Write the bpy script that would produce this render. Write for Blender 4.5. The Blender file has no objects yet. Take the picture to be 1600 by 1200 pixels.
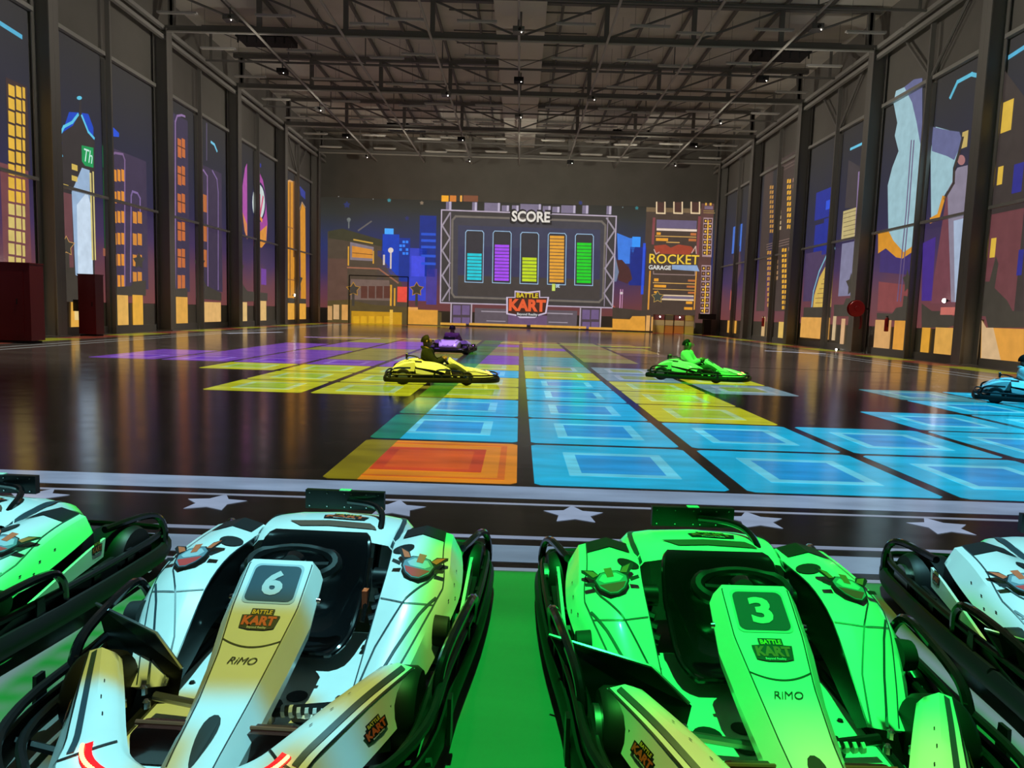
import bpy, bmesh, math, random
from mathutils import Vector, Matrix
random.seed(7)
scene = bpy.context.scene
col = scene.collection

# ------------------------------------------------------------------ camera
F_PX, CAM_H, VPX, VPY, ROLL = 1130.0, 1.35, 812.0, 487.0, 0.032
_yv = Vector(((VPX-800)/F_PX, (VPY-600)/F_PX, 1)).normalized()
_xv = Vector((1, ROLL, -(_yv.x+ROLL*_yv.y)/_yv.z)).normalized()
_zv = _xv.cross(_yv)
if _zv.y > 0: _zv = -_zv
CAMROWS = (_xv, _yv, _zv)          # world axes expressed in (right, down, forward)
right = Vector([a.x for a in CAMROWS]); down = Vector([a.y for a in CAMROWS]); fwd = Vector([a.z for a in CAMROWS])
cam_data = bpy.data.cameras.new('camera'); cam = bpy.data.objects.new('camera', cam_data); col.objects.link(cam)
cam_data.sensor_width = 36; cam_data.lens = F_PX/1600*36; cam_data.clip_end = 300; cam_data.clip_start = 0.05
M = Matrix.Identity(4)
for i in range(3):
    M[i][0] = right[i]; M[i][1] = -down[i]; M[i][2] = -fwd[i]
M[2][3] = CAM_H
cam.matrix_world = M
scene.camera = cam

# ------------------------------------------------------------------ world, exposure
vs = scene.view_settings
vs.view_transform = 'Standard'; vs.look = 'None'; vs.gamma = 1; vs.use_curve_mapping = False; vs.exposure = 0.0
w = bpy.data.worlds.new('World'); scene.world = w; w.use_nodes = True
w.node_tree.nodes['Background'].inputs[0].default_value = (1.0, 0.95, 0.88, 1)
w.node_tree.nodes['Background'].inputs[1].default_value = 0.05

# ------------------------------------------------------------------ lights: video projectors hung under the roof, and added fill spots
def lin(c):
    return tuple((v/255/12.92) if v/255 <= .04045 else ((v/255+.055)/1.055)**2.4 for v in c)

def projector_light(name, loc, power, regions, size=70):
    """A video projector: a spot whose picture is a set of coloured rectangles on the floor (x0, x1, y0, y1, colour)."""
    ld = bpy.data.lights.new(name, 'SPOT'); ld.energy = power; ld.spot_size = math.radians(size); ld.spot_blend = .02
    ld.shadow_soft_size = .04; ld.use_nodes = True
    nt = ld.node_tree; em = nt.nodes['Emission']; N = nt.nodes; L = nt.links
    tc = N.new('ShaderNodeTexCoord'); sp = N.new('ShaderNodeSeparateXYZ'); L.new(tc.outputs['Normal'], sp.inputs[0])
    def math_(op, a, b):
        n = N.new('ShaderNodeMath'); n.operation = op
        for k, v in enumerate((a, b)):
            if v is None: continue
            if isinstance(v, (int, float)): n.inputs[k].default_value = v
            else: L.new(v, n.inputs[k])
        return n.outputs[0]
    az = math_('ABSOLUTE', sp.outputs[2], None)
    H = loc[2]-.25
    sgn = math_('SIGN', sp.outputs[2], None)
    def coord(o, c):
        q = math_('DIVIDE', o, sp.outputs[2])
        return math_('ADD', math_('MULTIPLY', q, -H), c)
    X = coord(sp.outputs[0], loc[0]); Y = coord(sp.outputs[1], loc[1])
    # brush-like unevenness of the projected picture
    cb = N.new('ShaderNodeCombineXYZ'); L.new(X, cb.inputs[0]); L.new(Y, cb.inputs[1])
    prev = None
    for (x0, x1, y0, y1, c, *soft) in regions:
        s = soft[0] if soft else .012
        def edge(v, e, up):
            m = N.new('ShaderNodeMapRange'); m.clamp = True
            L.new(v, m.inputs[0]); m.inputs[1].default_value = e-s; m.inputs[2].default_value = e+s
            m.inputs[3].default_value = 0 if up else 1; m.inputs[4].default_value = 1 if up else 0
            return m.outputs[0]
        m = math_('MULTIPLY', math_('MULTIPLY', edge(X, x0, True), edge(X, x1, False)), math_('MULTIPLY', edge(Y, y0, True), edge(Y, y1, False)))
        mx = N.new('ShaderNodeMix'); mx.data_type = 'RGBA'; L.new(m, mx.inputs[0])
        if prev is None: mx.inputs[6].default_value = (0, 0, 0, 1)
        else: L.new(prev, mx.inputs[6])
        mx.inputs[7].default_value = (*c, 1); prev = mx.outputs[2]
    L.new(prev, em.inputs['Color']); em.inputs['Strength'].default_value = 1
    o = bpy.data.objects.new(name, ld); col.objects.link(o); o.location = loc
    return o

GRN = (.02, 1.5, .155); CYN = (.33, .92, 1.0); YEL = (.40, .44, .085); LIM = (.42, .62, .11); WHT = (.9, 1.6, 1.8)
PARK = [(-6, 7, .2, 3.64, GRN), (-4.6, -1.94, .3, 3.36, CYN, .05), (-2.9, -2.0, .3, 2.45, LIM, .1), (-1.56, -.34, .3, 3.2, CYN, .03),
        (-1.36, -.62, 1.98, 2.29, YEL, .025), (-.55, -.3, 1.88, 2.08, YEL, .05), (-.60, -.42, 1.60, 1.78, YEL, .05), (-.92, -.83, 1.5, 1.86, YEL, .04), (-.72, -.6, 1.4, 1.62, YEL, .04),
        (-.30, -.2, 2.3, 2.9, LIM, .05), (.3, .62, .3, 1.95, LIM, .1), (.7, 1.25, .3, 1.9, (.28, 1.1, .18), .1),
        (1.80, 4.6, .3, 3.3, CYN, .03), (1.70, 1.80, .3, 3.45, LIM, .03), (1.62, 1.69, .3, 3.5, WHT), (-1.80, -1.73, .3, 3.5, WHT)]
for k in range(8): PARK.append((1.71, 1.8, .9+k*.36, 1.0+k*.36, (.06, .8, .08)))
for k in range(22):
    PARK.append((-1.70, -1.60, .9+k*.12, .955+k*.12, (.45, 1.5, .9))); PARK.append((-1.60, -1.5, .96+k*.12, 1.015+k*.12, (.45, 1.5, .9)))
projector_light('projector_beam_parking', (-.35, 2.4, 12.4), 8600, PARK)

def spot(name, loc, target, power, c, ang, blend=.3):
    ld = bpy.data.lights.new(name, 'SPOT'); ld.energy = power; ld.color = c; ld.spot_size = math.radians(ang); ld.spot_blend = blend; ld.shadow_soft_size = .06
    o = bpy.data.objects.new(name, ld); col.objects.link(o); o.location = loc
    o.rotation_euler = (Vector(target)-Vector(loc)).to_track_quat('-Z', 'Y').to_euler(); return o
spot('projector_beam_yellow', (-3.9, 8.6, 12.4), (-1.45, 13.25, .3), 19000, (.88, .84, .05), 10, .25)
spot('projector_beam_purple', (-3.9, 17.5, 12.4), (-2.05, 22.8, .3), 9000, (.30, .05, 1.0), 9, .25)
spot('projector_beam_green', (3.4, 10.5, 12.4), (3.85, 15.55, .3), 20000, (.04, 1.0, .03), 11, .25)
spot('projector_beam_cyan', (10.8, 8.2, 12.4), (9.25, 12.9, .3), 16000, (.05, .62, 1.0), 10.5, .25)
# added fill spots that lift the dim side walls, back wall and roof
for sy in (14, 23, 32, 41, 50):
    spot('added_fill', (-9.9, sy, 11.2), (-16.4, sy+1, 10.5), 300, (1, .92, .78), 130, 1.0); spot('added_fill', (9.1, sy, 11.2), (15.6, sy+1, 10.5), 300, (1, .92, .78), 130, 1.0)
for sx in (-8, 0, 8): spot('added_fill', (sx, 47, 11.0), (sx, 59, 10.5), 520, (1, .92, .74), 130, 1.0)

for sx in (-11.2, -.4, 10.4):
    for sy in (20, 33, 46): spot('added_fill', (sx, sy, 12.1), (sx, sy+.01, 0), 2300, (1, .90, .74), 74, .8)  # added downward fill: brightens the dark floor and bounces onto the roof
spot('projector_beam_corner', (7, 46, 12.2), (12.2, 57.2, .8), 5200, (1, .74, .34), 11, .4)

# ------------------------------------------------------------------ materials
MATS = {}
def pmat(name, color, rough=.5, metal=0.0, emis=None, estr=1.0, coat=0.0, spec=.5, noise=None, bump=None):
    if name in MATS: return MATS[name]
    m = bpy.data.materials.new(name); m.use_nodes = True; nt = m.node_tree; b = nt.nodes['Principled BSDF']
    b.inputs['Base Color'].default_value = (*color, 1); b.inputs['Roughness'].default_value = rough; b.inputs['Metallic'].default_value = metal
    b.inputs['Coat Weight'].default_value = coat; b.inputs['Coat Roughness'].default_value = .08; b.inputs['Specular IOR Level'].default_value = spec
    if emis: b.inputs['Emission Color'].default_value = (*emis, 1); b.inputs['Emission Strength'].default_value = estr
    if noise or bump:
        tc = nt.nodes.new('ShaderNodeTexCoord'); mp = nt.nodes.new('ShaderNodeMapping'); nt.links.new(tc.outputs['Object'], mp.inputs[0])
    if noise:
        sc, amt = noise[0], noise[1]
        if len(noise) > 2: mp.inputs['Scale'].default_value = noise[2]
        nz = nt.nodes.new('ShaderNodeTexNoise'); nz.inputs['Scale'].default_value = sc; nz.inputs['Detail'].default_value = 6
        nt.links.new(mp.outputs[0], nz.inputs[0])
        rp = nt.nodes.new('ShaderNodeValToRGB'); rp.color_ramp.elements[0].position = .3; rp.color_ramp.elements[1].position = .7
        rp.color_ramp.elements[0].color = (*[max(0, c*(1-amt)) for c in color], 1); rp.color_ramp.elements[1].color = (*[min(1, c*(1+amt)) for c in color], 1)
        nt.links.new(nz.outputs[0], rp.inputs[0]); nt.links.new(rp.outputs[0], b.inputs['Base Color'])
    if bump:
        nz2 = nt.nodes.new('ShaderNodeTexNoise'); nz2.inputs['Scale'].default_value = bump[0]; nz2.inputs['Detail'].default_value = 3
        nt.links.new(mp.outputs[0], nz2.inputs[0])
        bp = nt.nodes.new('ShaderNodeBump'); bp.inputs['Strength'].default_value = bump[1]; bp.inputs['Distance'].default_value = bump[2]
        nt.links.new(nz2.outputs[0], bp.inputs['Height']); nt.links.new(bp.outputs[0], b.inputs['Normal'])
    MATS[name] = m; return m

def light_paint(rgb, glossy=False, wob=.09, k=1.0):
    """projector picture put into the surface as its own glow; slightly uneven like a real projection"""
    key = 'projected_%d_%d_%d_%s_%.2f' % (*rgb, 'floor' if glossy else 'wall', k)
    if key in MATS: return MATS[key]
    e = tuple(v*k for v in lin(rgb))
    m = pmat(key, (.035, .03, .03) if glossy else (.08, .078, .075), .16 if glossy else .85, emis=e)
    nt = m.node_tree; b = nt.nodes['Principled BSDF']
    tc = nt.nodes.new('ShaderNodeTexCoord'); nz = nt.nodes.new('ShaderNodeTexNoise'); nz.inputs['Scale'].default_value = 1.7 if glossy else 2.5; nz.inputs['Detail'].default_value = 5
    mp = nt.nodes.new('ShaderNodeMapping'); nt.links.new(tc.outputs['Object'], mp.inputs[0]); nt.links.new(mp.outputs[0], nz.inputs[0])
    if glossy: mp.inputs['Scale'].default_value = (.7, 2.2, 1)
    mr = nt.nodes.new('ShaderNodeMapRange'); mr.inputs[1].default_value = .3; mr.inputs[2].default_value = .7; mr.inputs[3].default_value = 1-wob; mr.inputs[4].default_value = 1+wob
    nt.links.new(nz.outputs[0], mr.inputs[0]); nt.links.new(mr.outputs[0], b.inputs['Emission Strength'])
    return m

def ramp_paint(name, stops, axis=2):
    """projector picture put in as surface glow, whose colour runs with height (the painted evening sky of the artwork)"""
    m = bpy.data.materials.new(name); m.use_nodes = True; nt = m.node_tree; b = nt.nodes['Principled BSDF']
    b.inputs['Base Color'].default_value = (.08, .078, .075, 1); b.inputs['Roughness'].default_value = .85
    g = nt.nodes.new('ShaderNodeNewGeometry'); s = nt.nodes.new('ShaderNodeSeparateXYZ'); nt.links.new(g.outputs['Position'], s.inputs[0])
    nz = nt.nodes.new('ShaderNodeTexNoise'); nz.inputs['Scale'].default_value = .35; nt.links.new(g.outputs['Position'], nz.inputs[0])
    ad = nt.nodes.new('ShaderNodeMath'); ad.operation = 'MULTIPLY_ADD'; nt.links.new(nz.outputs[0], ad.inputs[0]); ad.inputs[1].default_value = 1.6; nt.links.new(s.outputs[axis], ad.inputs[2])
    z0, z1 = stops[0][0], stops[-1][0]
    mr = nt.nodes.new('ShaderNodeMapRange'); mr.inputs[1].default_value = z0+.8; mr.inputs[2].default_value = z1+.8; nt.links.new(ad.outputs[0], mr.inputs[0])
    rp = nt.nodes.new('ShaderNodeValToRGB'); cr = rp.color_ramp
    while len(cr.elements) < len(stops): cr.elements.new(.5)
    for e, (z, c) in zip(cr.elements, stops): e.position = (z-z0)/(z1-z0); e.color = (*lin(c), 1)
    nt.links.new(mr.outputs[0], rp.inputs[0]); nt.links.new(rp.outputs[0], b.inputs['Emission Color']); b.inputs['Emission Strength'].default_value = .85
    MATS[name] = m; return m

M_WHITE = pmat('white_bodywork', (.80, .80, .78), .28, coat=.4, noise=(9, .03))
M_BLACK = pmat('black_plastic', (.007, .007, .008), .35, spec=.4)
M_GLOSS = pmat('black_gloss_shell', (.006, .006, .007), .12, coat=.5)
M_RUBBER = pmat('black_rubber', (.008, .008, .008), .5, spec=.3)
M_LINE = pmat('dark_blue_grey_print', (.035, .055, .07), .4)
M_INK = pmat('black_print', (.008, .008, .01), .5)
M_GREYP = pmat('slate_number_plate', (.055, .085, .11), .25, coat=.3)
M_CHROME = pmat('chrome', (.6, .6, .6), .18, 1.0)
M_STEEL = pmat('brushed_steel', (.35, .35, .36), .35, 1.0)
M_COPPER = pmat('copper_brown_post', (.35, .13, .07), .3, .6)
M_REDBOX = pmat('dark_red_gloss_box', (.05, .012, .01), .2, coat=.5)
M_ORANGE = pmat('orange_plastic', (.75, .10, .02), .4)
M_LOGO = pmat('logo_orange_red', (.62, .09, .03), .45)
M_LOGOY = pmat('logo_yellow', (.75, .5, .06), .45)
M_BROWN = pmat('brown_stripe_print', (.13, .065, .045), .5)
M_EMB = pmat('emblem_grey', (.16, .24, .29), .4)
M_EMBL = pmat('emblem_light_grey', (.42, .50, .55), .4)
M_EMBR = pmat('emblem_red', (.70, .06, .06), .4)
M_EMBO = pmat('emblem_orange', (.72, .14, .06), .4)
M_LED = pmat('red_led', (.3, .02, .02), .4, emis=(1.0, .36, .12), estr=5)
M_LEDB = pmat('red_led_lens', (.30, .005, .008), .2, emis=(.8, .01, .015), estr=1.3)
M_SKIN = pmat('skin', (.24, .13, .09), .6)
M_HAIR = pmat('dark_hair', (.005, .004, .003), .7, spec=.2)
M_JACKET = pmat('dark_green_jacket', (.010, .014, .009), .85, spec=.2, noise=(20, .3))
M_TROUS = pmat('grey_trousers', (.05, .06, .045), .85, spec=.2, noise=(20, .2))
M_SHIRT = pmat('light_shirt', (.6, .6, .58), .8)
M_SHIRTD = pmat('dark_plum_top', (.08, .03, .06), .8)
M_GLASSES = pmat('sunglass_lens', (.005, .005, .005), .1)
M_WALL = pmat('grey_wall_panels', (.235, .222, .20), .75, noise=(.6, .08))
M_COLUMN = pmat('grey_painted_steel', (.25, .238, .22), .55)
M_RAIL = pmat('galvanised_rail', (.46, .45, .42), .45)
M_DECK = pmat('roof_deck', (.80, .76, .68), .8, noise=(.8, .06))
M_TRUSS = pmat('truss_grey_steel', (.22, .21, .195), .6)
M_PIPE = pmat('pale_conduit', (.55, .53, .48), .5)
M_TUBE = pmat('pale_light_housing', (.62, .60, .57), .4)
M_SKY = pmat('pale_roof_panel', (.88, .84, .75), .7)
M_RED = pmat('red_hose_reel', (.45, .015, .012), .35)
M_MAROON = pmat('maroon_box', (.16, .008, .012), .4)
M_DARK = pmat('matt_black_metal', (.01, .01, .01), .7)
M_STAR = pmat('lamp_glow', (1, 1, 1), .5, emis=(1, .92, .8), estr=14)

# ------------------------------------------------------------------ mesh helpers
class MB:
    def __init__(s): s.v = []; s.f = []
    def face(s, pts):
        n = len(s.v); s.v += [tuple(p) for p in pts]; s.f.append(tuple(range(n, n+len(pts)))); return s
    def box(s, c, d, rz=0):
        n = len(s.v); x, y, z = (k/2 for k in d); cr, sr = math.cos(rz), math.sin(rz)
        for a in (-1, 1):
            for b in (-1, 1):
                for e in (-1, 1):
                    px, py = a*x, b*y; s.v.append((c[0]+px*cr-py*sr, c[1]+px*sr+py*cr, c[2]+e*z))
        for q in ((0, 1, 3, 2), (4, 6, 7, 5), (0, 4, 5, 1), (2, 3, 7, 6), (0, 2, 6, 4), (1, 5, 7, 3)): s.f.append(tuple(n+i for i in q))
        return s
    def prism(s, pts, vec):
        n = len(s.v); k = len(pts); v = Vector(vec)
        s.v += [tuple(p) for p in pts] + [tuple(Vector(p)+v) for p in pts]
        s.f.append(tuple(range(n, n+k))); s.f.append(tuple(range(n+2*k-1, n+k-1, -1)))
        for i in range(k): j = (i+1) % k; s.f.append((n+i, n+j, n+k+j, n+k+i))
        return s
    def tube(s, path, r, n=8, closed=False, flat=None):
        path = [Vector(p) for p in path]; m = len(path); base = len(s.v); up = None
        for i, p in enumerate(path):
            a = path[(i-1) % m] if (closed or i) else p; b = path[(i+1) % m] if (closed or i < m-1) else p
            t = (b-a).normalized()
            if flat: up_ = Vector(flat); sx = t.cross(up_).normalized(); sy = up_
            else:
                if up is None: up = Vector((0, 0, 1)) if abs(t.z) < .9 else Vector((1, 0, 0))
                sx = t.cross(up).normalized(); sy = sx.cross(t).normalized(); up = sy
            rr = r[i] if isinstance(r, list) else r
            rx, ry = rr if isinstance(rr, tuple) else (rr, rr)
            for k in range(n):
                an = 2*math.pi*(k+.5)/n
                s.v.append(tuple(p+sx*math.cos(an)*rx+sy*math.sin(an)*ry))
        for i in range(m if closed else m-1):
            j = (i+1) % m
            for k in range(n):
                l = (k+1) % n; s.f.append((base+i*n+k, base+i*n+l, base+j*n+l, base+j*n+k))
        if not closed:
            s.f.append(tuple(base+k for k in range(n))); s.f.append(tuple(base+(m-1)*n+k for k in reversed(range(n))))
        return s
    def lathe(s, c, prof, axis='x', n=20):
        b = len(s.v); m = len(prof)
        for (h, r) in prof:
            for k in range(n):
                a = 2*math.pi*k/n; u, v = r*math.cos(a), r*math.sin(a)
                q = {'x': (h, u, v), 'y': (u, h, v), 'z': (u, v, h)}[axis]
                s.v.append((c[0]+q[0], c[1]+q[1], c[2]+q[2]))
        for i in range(m-1):
            for k in range(n):
                l = (k+1) % n; s.f.append((b+i*n+k, b+i*n+l, b+(i+1)*n+l, b+(i+1)*n+k))
        s.f.append(tuple(b+k for k in range(n))); s.f.append(tuple(b+(m-1)*n+k for k in reversed(range(n)))); return s
    def grid(s, rows):
        b = len(s.v); m = len(rows[0])
        for r in rows: s.v += [tuple(p) for p in r]
        for i in range(len(rows)-1):
            for k in range(m-1): s.f.append((b+i*m+k, b+i*m+k+1, b+(i+1)*m+k+1, b+(i+1)*m+k))
        return s
    def add(s, o, mat=None):
        n = len(s.v); s.v += [tuple(mat @ Vector(p)) if mat else p for p in o.v]; s.f += [tuple(n+i for i in q) for q in o.f]; return s
    def mesh(s, name, mat, smooth=False, thick=0):
        me = bpy.data.meshes.new(name); me.from_pydata(s.v, [], s.f)
        bm = bmesh.new(); bm.from_mesh(me)
        bmesh.ops.remove_doubles(bm, verts=bm.verts, dist=1e-5)
        if thick: bmesh.ops.solidify(bm, geom=bm.faces[:], thickness=thick)
        bmesh.ops.recalc_face_normals(bm, faces=bm.faces[:]); bm.to_mesh(me); bm.free()
        me.materials.append(mat)
        if smooth:
            for p in me.polygons: p.use_smooth = True
            try: me.set_sharp_from_angle(angle=math.radians(38))
            except Exception: pass
        return me
    def build(s, name, mat, parent=None, smooth=False, thick=0, world=False):
        o = bpy.data.objects.new(name, s.mesh(name, mat, smooth, thick)); col.objects.link(o)
        if parent:
            o.parent = parent
            if world: o.location = -parent.location
        return o

def flat(name, pts, mat, parent=None, world=True):
    """a flat picture element: one polygon, no thickness (stands in for light on a surface)"""
    me = bpy.data.meshes.new(name); me.from_pydata([tuple(p) for p in pts], [], [tuple(range(len(pts)))]); me.materials.append(mat)
    o = bpy.data.objects.new(name, me); col.objects.link(o)
    if parent:
        o.parent = parent
        if world: o.location = -parent.location
    return o
def flats(name, polys, mat, parent=None, world=True):
    vv = []; ff = []
    for p in polys: ff.append(tuple(range(len(vv), len(vv)+len(p)))); vv += [tuple(q) for q in p]
    me = bpy.data.meshes.new(name); me.from_pydata(vv, [], ff); me.materials.append(mat)
    o = bpy.data.objects.new(name, me); col.objects.link(o)
    if parent:
        o.parent = parent
        if world: o.location = -parent.location
    return o
def tag(o, label, cat, group=None):
    o['label'] = label; o['category'] = cat
    if group: o['group'] = group
    return o
def struct(o): o['kind'] = 'structure'; return o
def thing(name, label, cat, loc=(0, 0, 0), rz=0, group=None):
    o = bpy.data.objects.new(name, None); col.objects.link(o); o.location = loc; o.rotation_euler = (0, 0, rz); o.empty_display_size = .1
    return tag(o, label, cat, group)
def copy_tree(o, parent=None):
    c = o.copy(); col.objects.link(c); c.parent = parent
    for ch in list(o.children): copy_tree(ch, c)
    return c

def cr_path(pts, n=6, closed=False):
    P = [Vector(p) for p in pts]; m = len(P); out = []
    for i in range(m if closed else m-1):
        p1, p2 = P[i], P[(i+1) % m]
        p0 = P[i-1] if (closed or i) else p1*2-p2
        p3 = P[(i+2) % m] if (closed or i+2 < m) else p2*2-p1
        for k in range(n):
            t = k/n; out.append(.5*((2*p1)+(p2-p0)*t+(2*p0-5*p1+4*p2-p3)*t*t+(3*p1-p0-3*p2+p3)*t**3))
    if not closed: out.append(P[-1])
    return out
def star2d(r, k=.45, n=5, rot=math.pi/2):
    return [(math.cos(rot+i*math.pi/n)*(r if i % 2 == 0 else r*k), math.sin(rot+i*math.pi/n)*(r if i % 2 == 0 else r*k)) for i in range(2*n)]
def rrect2d(w, h, r, n=4):
    out = []
    for cx, cy, a in ((w/2-r, h/2-r, 0), (-w/2+r, h/2-r, 90), (-w/2+r, -h/2+r, 180), (w/2-r, -h/2+r, 270)):
        for k in range(n+1):
            t = math.radians(a+90*k/n); out.append((cx+r*math.cos(t), cy+r*math.sin(t)))
    return out

# text outlines from the built-in font, turned into meshes (verts normalised to width 1)
TEXT = {}
def text2d(s, offset=0.0, shear=0.0):
    key = (s, offset, shear)
    if key not in TEXT:
        cu = bpy.data.curves.new('t', 'FONT'); cu.body = s; cu.size = 1; cu.offset = offset; cu.shear = shear; cu.resolution_u = 3; cu.align_x = 'CENTER'; cu.align_y = 'CENTER'
        o = bpy.data.objects.new('t', cu); col.objects.link(o)
        bpy.context.view_layer.update()
        me = bpy.data.meshes.new_from_object(o.evaluated_get(bpy.context.evaluated_depsgraph_get()))
        vs_ = [v.co.copy() for v in me.vertices]; fs = [tuple(p.vertices) for p in me.polygons]
        x0 = min(v.x for v in vs_); x1 = max(v.x for v in vs_); y0 = min(v.y for v in vs_); y1 = max(v.y for v in vs_)
        TEXT[key] = ([((v.x-(x0+x1)/2)/(x1-x0), (v.y-(y0+y1)/2)/(y1-y0)) for v in vs_], fs)
        bpy.data.objects.remove(o); bpy.data.curves.remove(cu); bpy.data.meshes.remove(me)
    return TEXT[key]
def text_obj(name, s, fn, mat, parent, offset=.02, shear=0.0, world=True):
    """fn maps (u, v) in [-.5,.5]^2 to a 3-D point"""
    v, f = text2d(s, offset, shear)
    me = bpy.data.meshes.new(name); me.from_pydata([tuple(fn(a, b)) for a, b in v], [], f); me.materials.append(mat)
    o = bpy.data.objects.new(name, me); col.objects.link(o); o.parent = parent
    if world: o.location = -parent.location
    return o
for _s, _o, _h in (('SCORE', .03, 0), ('SCORE', .07, 0), ('BATTLE', .03, 0), ('KART', .05, 0), ('Beyond Reality', .02, 0), ('ROCKET', .01, 0), ('GARAGE', .03, 0), ('1', .03, 0), ('st', .03, 0),
                   ('6', .04, 0), ('3', .04, 0), ('RiMO', .02, .3), ('Th', 0, .3), ('ER', .02, 0)): text2d(_s, _o, _h)

def skin_mesh(verts, edges, radii, root=0, sub=2):
    me = bpy.data.meshes.new('s'); me.from_pydata(verts, edges, []); o = bpy.data.objects.new('s', me); col.objects.link(o)
    o.modifiers.new('sk', 'SKIN')
    for i, r in enumerate(radii):
        sv = me.skin_vertices[0].data[i]; sv.radius = (r, r) if not isinstance(r, tuple) else r; sv.use_root = (i == root)
    sb = o.modifiers.new('sub', 'SUBSURF'); sb.levels = sub
    bpy.context.view_layer.update()
    out = bpy.data.meshes.new_from_object(o.evaluated_get(bpy.context.evaluated_depsgraph_get()))
    bpy.data.objects.remove(o); bpy.data.meshes.remove(me)
    for p in out.polygons: p.use_smooth = True
    return out

# ------------------------------------------------------------------ where a photographed point lies on a known plane of the hall
def ray(px, py):
    d = ((px-800)/F_PX, (py-600)/F_PX, 1); return Vector([a.x*d[0]+a.y*d[1]+a.z*d[2] for a in CAMROWS])
CAMP = Vector((0, 0, CAM_H))
def on_floor(px, py, z=0): d = ray(px, py); return CAMP+d*((z-CAM_H)/d.z)
XL, XR, YB, YF, ZC = -16.4, 15.6, 59.0, -6.0, 14.9
def on_wall(wl, px, py, layer=0):
    d = ray(px, py); off = .012+.004*layer
    if wl == 'B': t = (YB-off)/d.y
    elif wl == 'L': t = (XL+off)/d.x
    else: t = (XR-off)/d.x
    p = CAMP+d*t
    if wl != 'B': p.y = min(p.y, YB-.03)
    return p

# ------------------------------------------------------------------ setting
def floor_material():
    m = pmat('dark_polished_floor', (.16, .145, .135), .14, spec=.45, noise=(1.3, .25, (.25, 1, 1)), bump=(2.2, .05, .05))
    nt = m.node_tree; b = nt.nodes['Principled BSDF']
    tc = nt.nodes.new('ShaderNodeTexCoord'); nz = nt.nodes.new('ShaderNodeTexNoise'); nz.inputs['Scale'].default_value = 3; nz.inputs['Detail'].default_value = 6
    nt.links.new(tc.outputs['Object'], nz.inputs[0]); mr = nt.nodes.new('ShaderNodeMapRange')
    mr.inputs[3].default_value = .10; mr.inputs[4].default_value = .22; nt.links.new(nz.outputs[0], mr.inputs[0]); nt.links.new(mr.outputs[0], b.inputs['Roughness'])
    return m
M_FLOOR = floor_material()
floor = struct(MB().box(((XL+XR)/2, (YB+YF)/2, -.1), (XR-XL+.6, YB-YF+.6, .2)).build('floor', M_FLOOR))
ceiling = struct(MB().box(((XL+XR)/2, (YB+YF)/2, ZC+.1), (XR-XL+.6, YB-YF+.6, .2)).build('ceiling', M_DECK))
wall_back = struct(MB().box(((XL+XR)/2, YB+.15, ZC/2), (XR-XL+.6, .3, ZC)).build('wall_back', M_WALL))
wall_left = struct(MB().box((XL-.15, (YB+YF)/2, ZC/2), (.3, YB-YF, ZC)).build('wall_left', M_WALL))
wall_right = struct(MB().box((XR+.15, (YB+YF)/2, ZC/2), (.3, YB-YF, ZC)).build('wall_right', M_WALL))
wall_front = struct(MB().box(((XL+XR)/2, YF-.15, ZC/2), (XR-XL+.6, .3, ZC)).build('wall_front', M_WALL))
COLY = [16.8, 24.8, 32.8, 40.8, 48.8, 56.8]
ORD = ['nearest', 'second', 'third', 'fourth', 'fifth', 'sixth', 'seventh', 'eighth', 'ninth', 'tenth']
for side, X, sg, wl in (('left', XL, 1, wall_left), ('right', XR, -1, wall_right)):
    for i, y in enumerate(COLY):
        t = thing('wall_column', 'grey steel column on the %s wall, %s from the camera' % (side, ORD[i]), 'column', (X+sg*.4, y, 0), 0, 'columns along the side walls')
        m = MB()                                       # H-profile: two flanges and a web
        m.box((0, 0, 6.55), (.62, .03, 13.1))
        m.build('web', M_COLUMN, t)
        for dx in (-.31+.02, .31-.02): MB().box((dx, 0, 6.55), (.035, .5, 13.1)).build('flange', M_COLUMN, t)
        MB().box((0, 0, .02), (.8, .62, .04)).build('base_plate', M_COLUMN, t)
    for i in range(len(COLY)-1):
        y0, y1 = COLY[i]+.26, COLY[i+1]-.26; ym = (y0+y1)/2
        MB().box((X+sg*.10, ym, 5.25), (.14, .30, 10.5)).build('mullion', M_COLUMN, wl)
        MB().box((X+sg*.26, ym, 6.5), (.18, .10, 13)).build('wind_post', M_COLUMN, wl)
        for a, b in ((y0, ym-.15), (ym+.15, y1)):
            yc, ln = (a+b)/2, b-a
            MB().box((X+sg*.16, yc, 5.25), (.14, ln, .10)).build('mid_rail', M_RAIL, wl)
            MB().box((X+sg*.14, yc, 10.68), (.16, ln, .14)).build('top_rail', M_RAIL, wl)
            MB().box((X+sg*.03, yc, .14), (.08, ln, .28)).build('plinth', M_COLUMN, wl)
        for k in (-1, 1):       # knee braces above the panels in the third bay
            if (side == 'left' and i == 4) or (side == 'right' and i in (1, 2)):
                m = MB(); m.tube([(X+sg*.2, ym, 10.7), (X+sg*.2, ym+k*2.2, 12.9)], .06, 6); m.build('brace', M_COLUMN, wl)
    for z in (12.75, 13.15):
        MB().box((X+sg*.5, (YB+16)/2, z), (.16, YB-16, .16)).build('eaves_beam', M_RAIL, wl)

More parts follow.
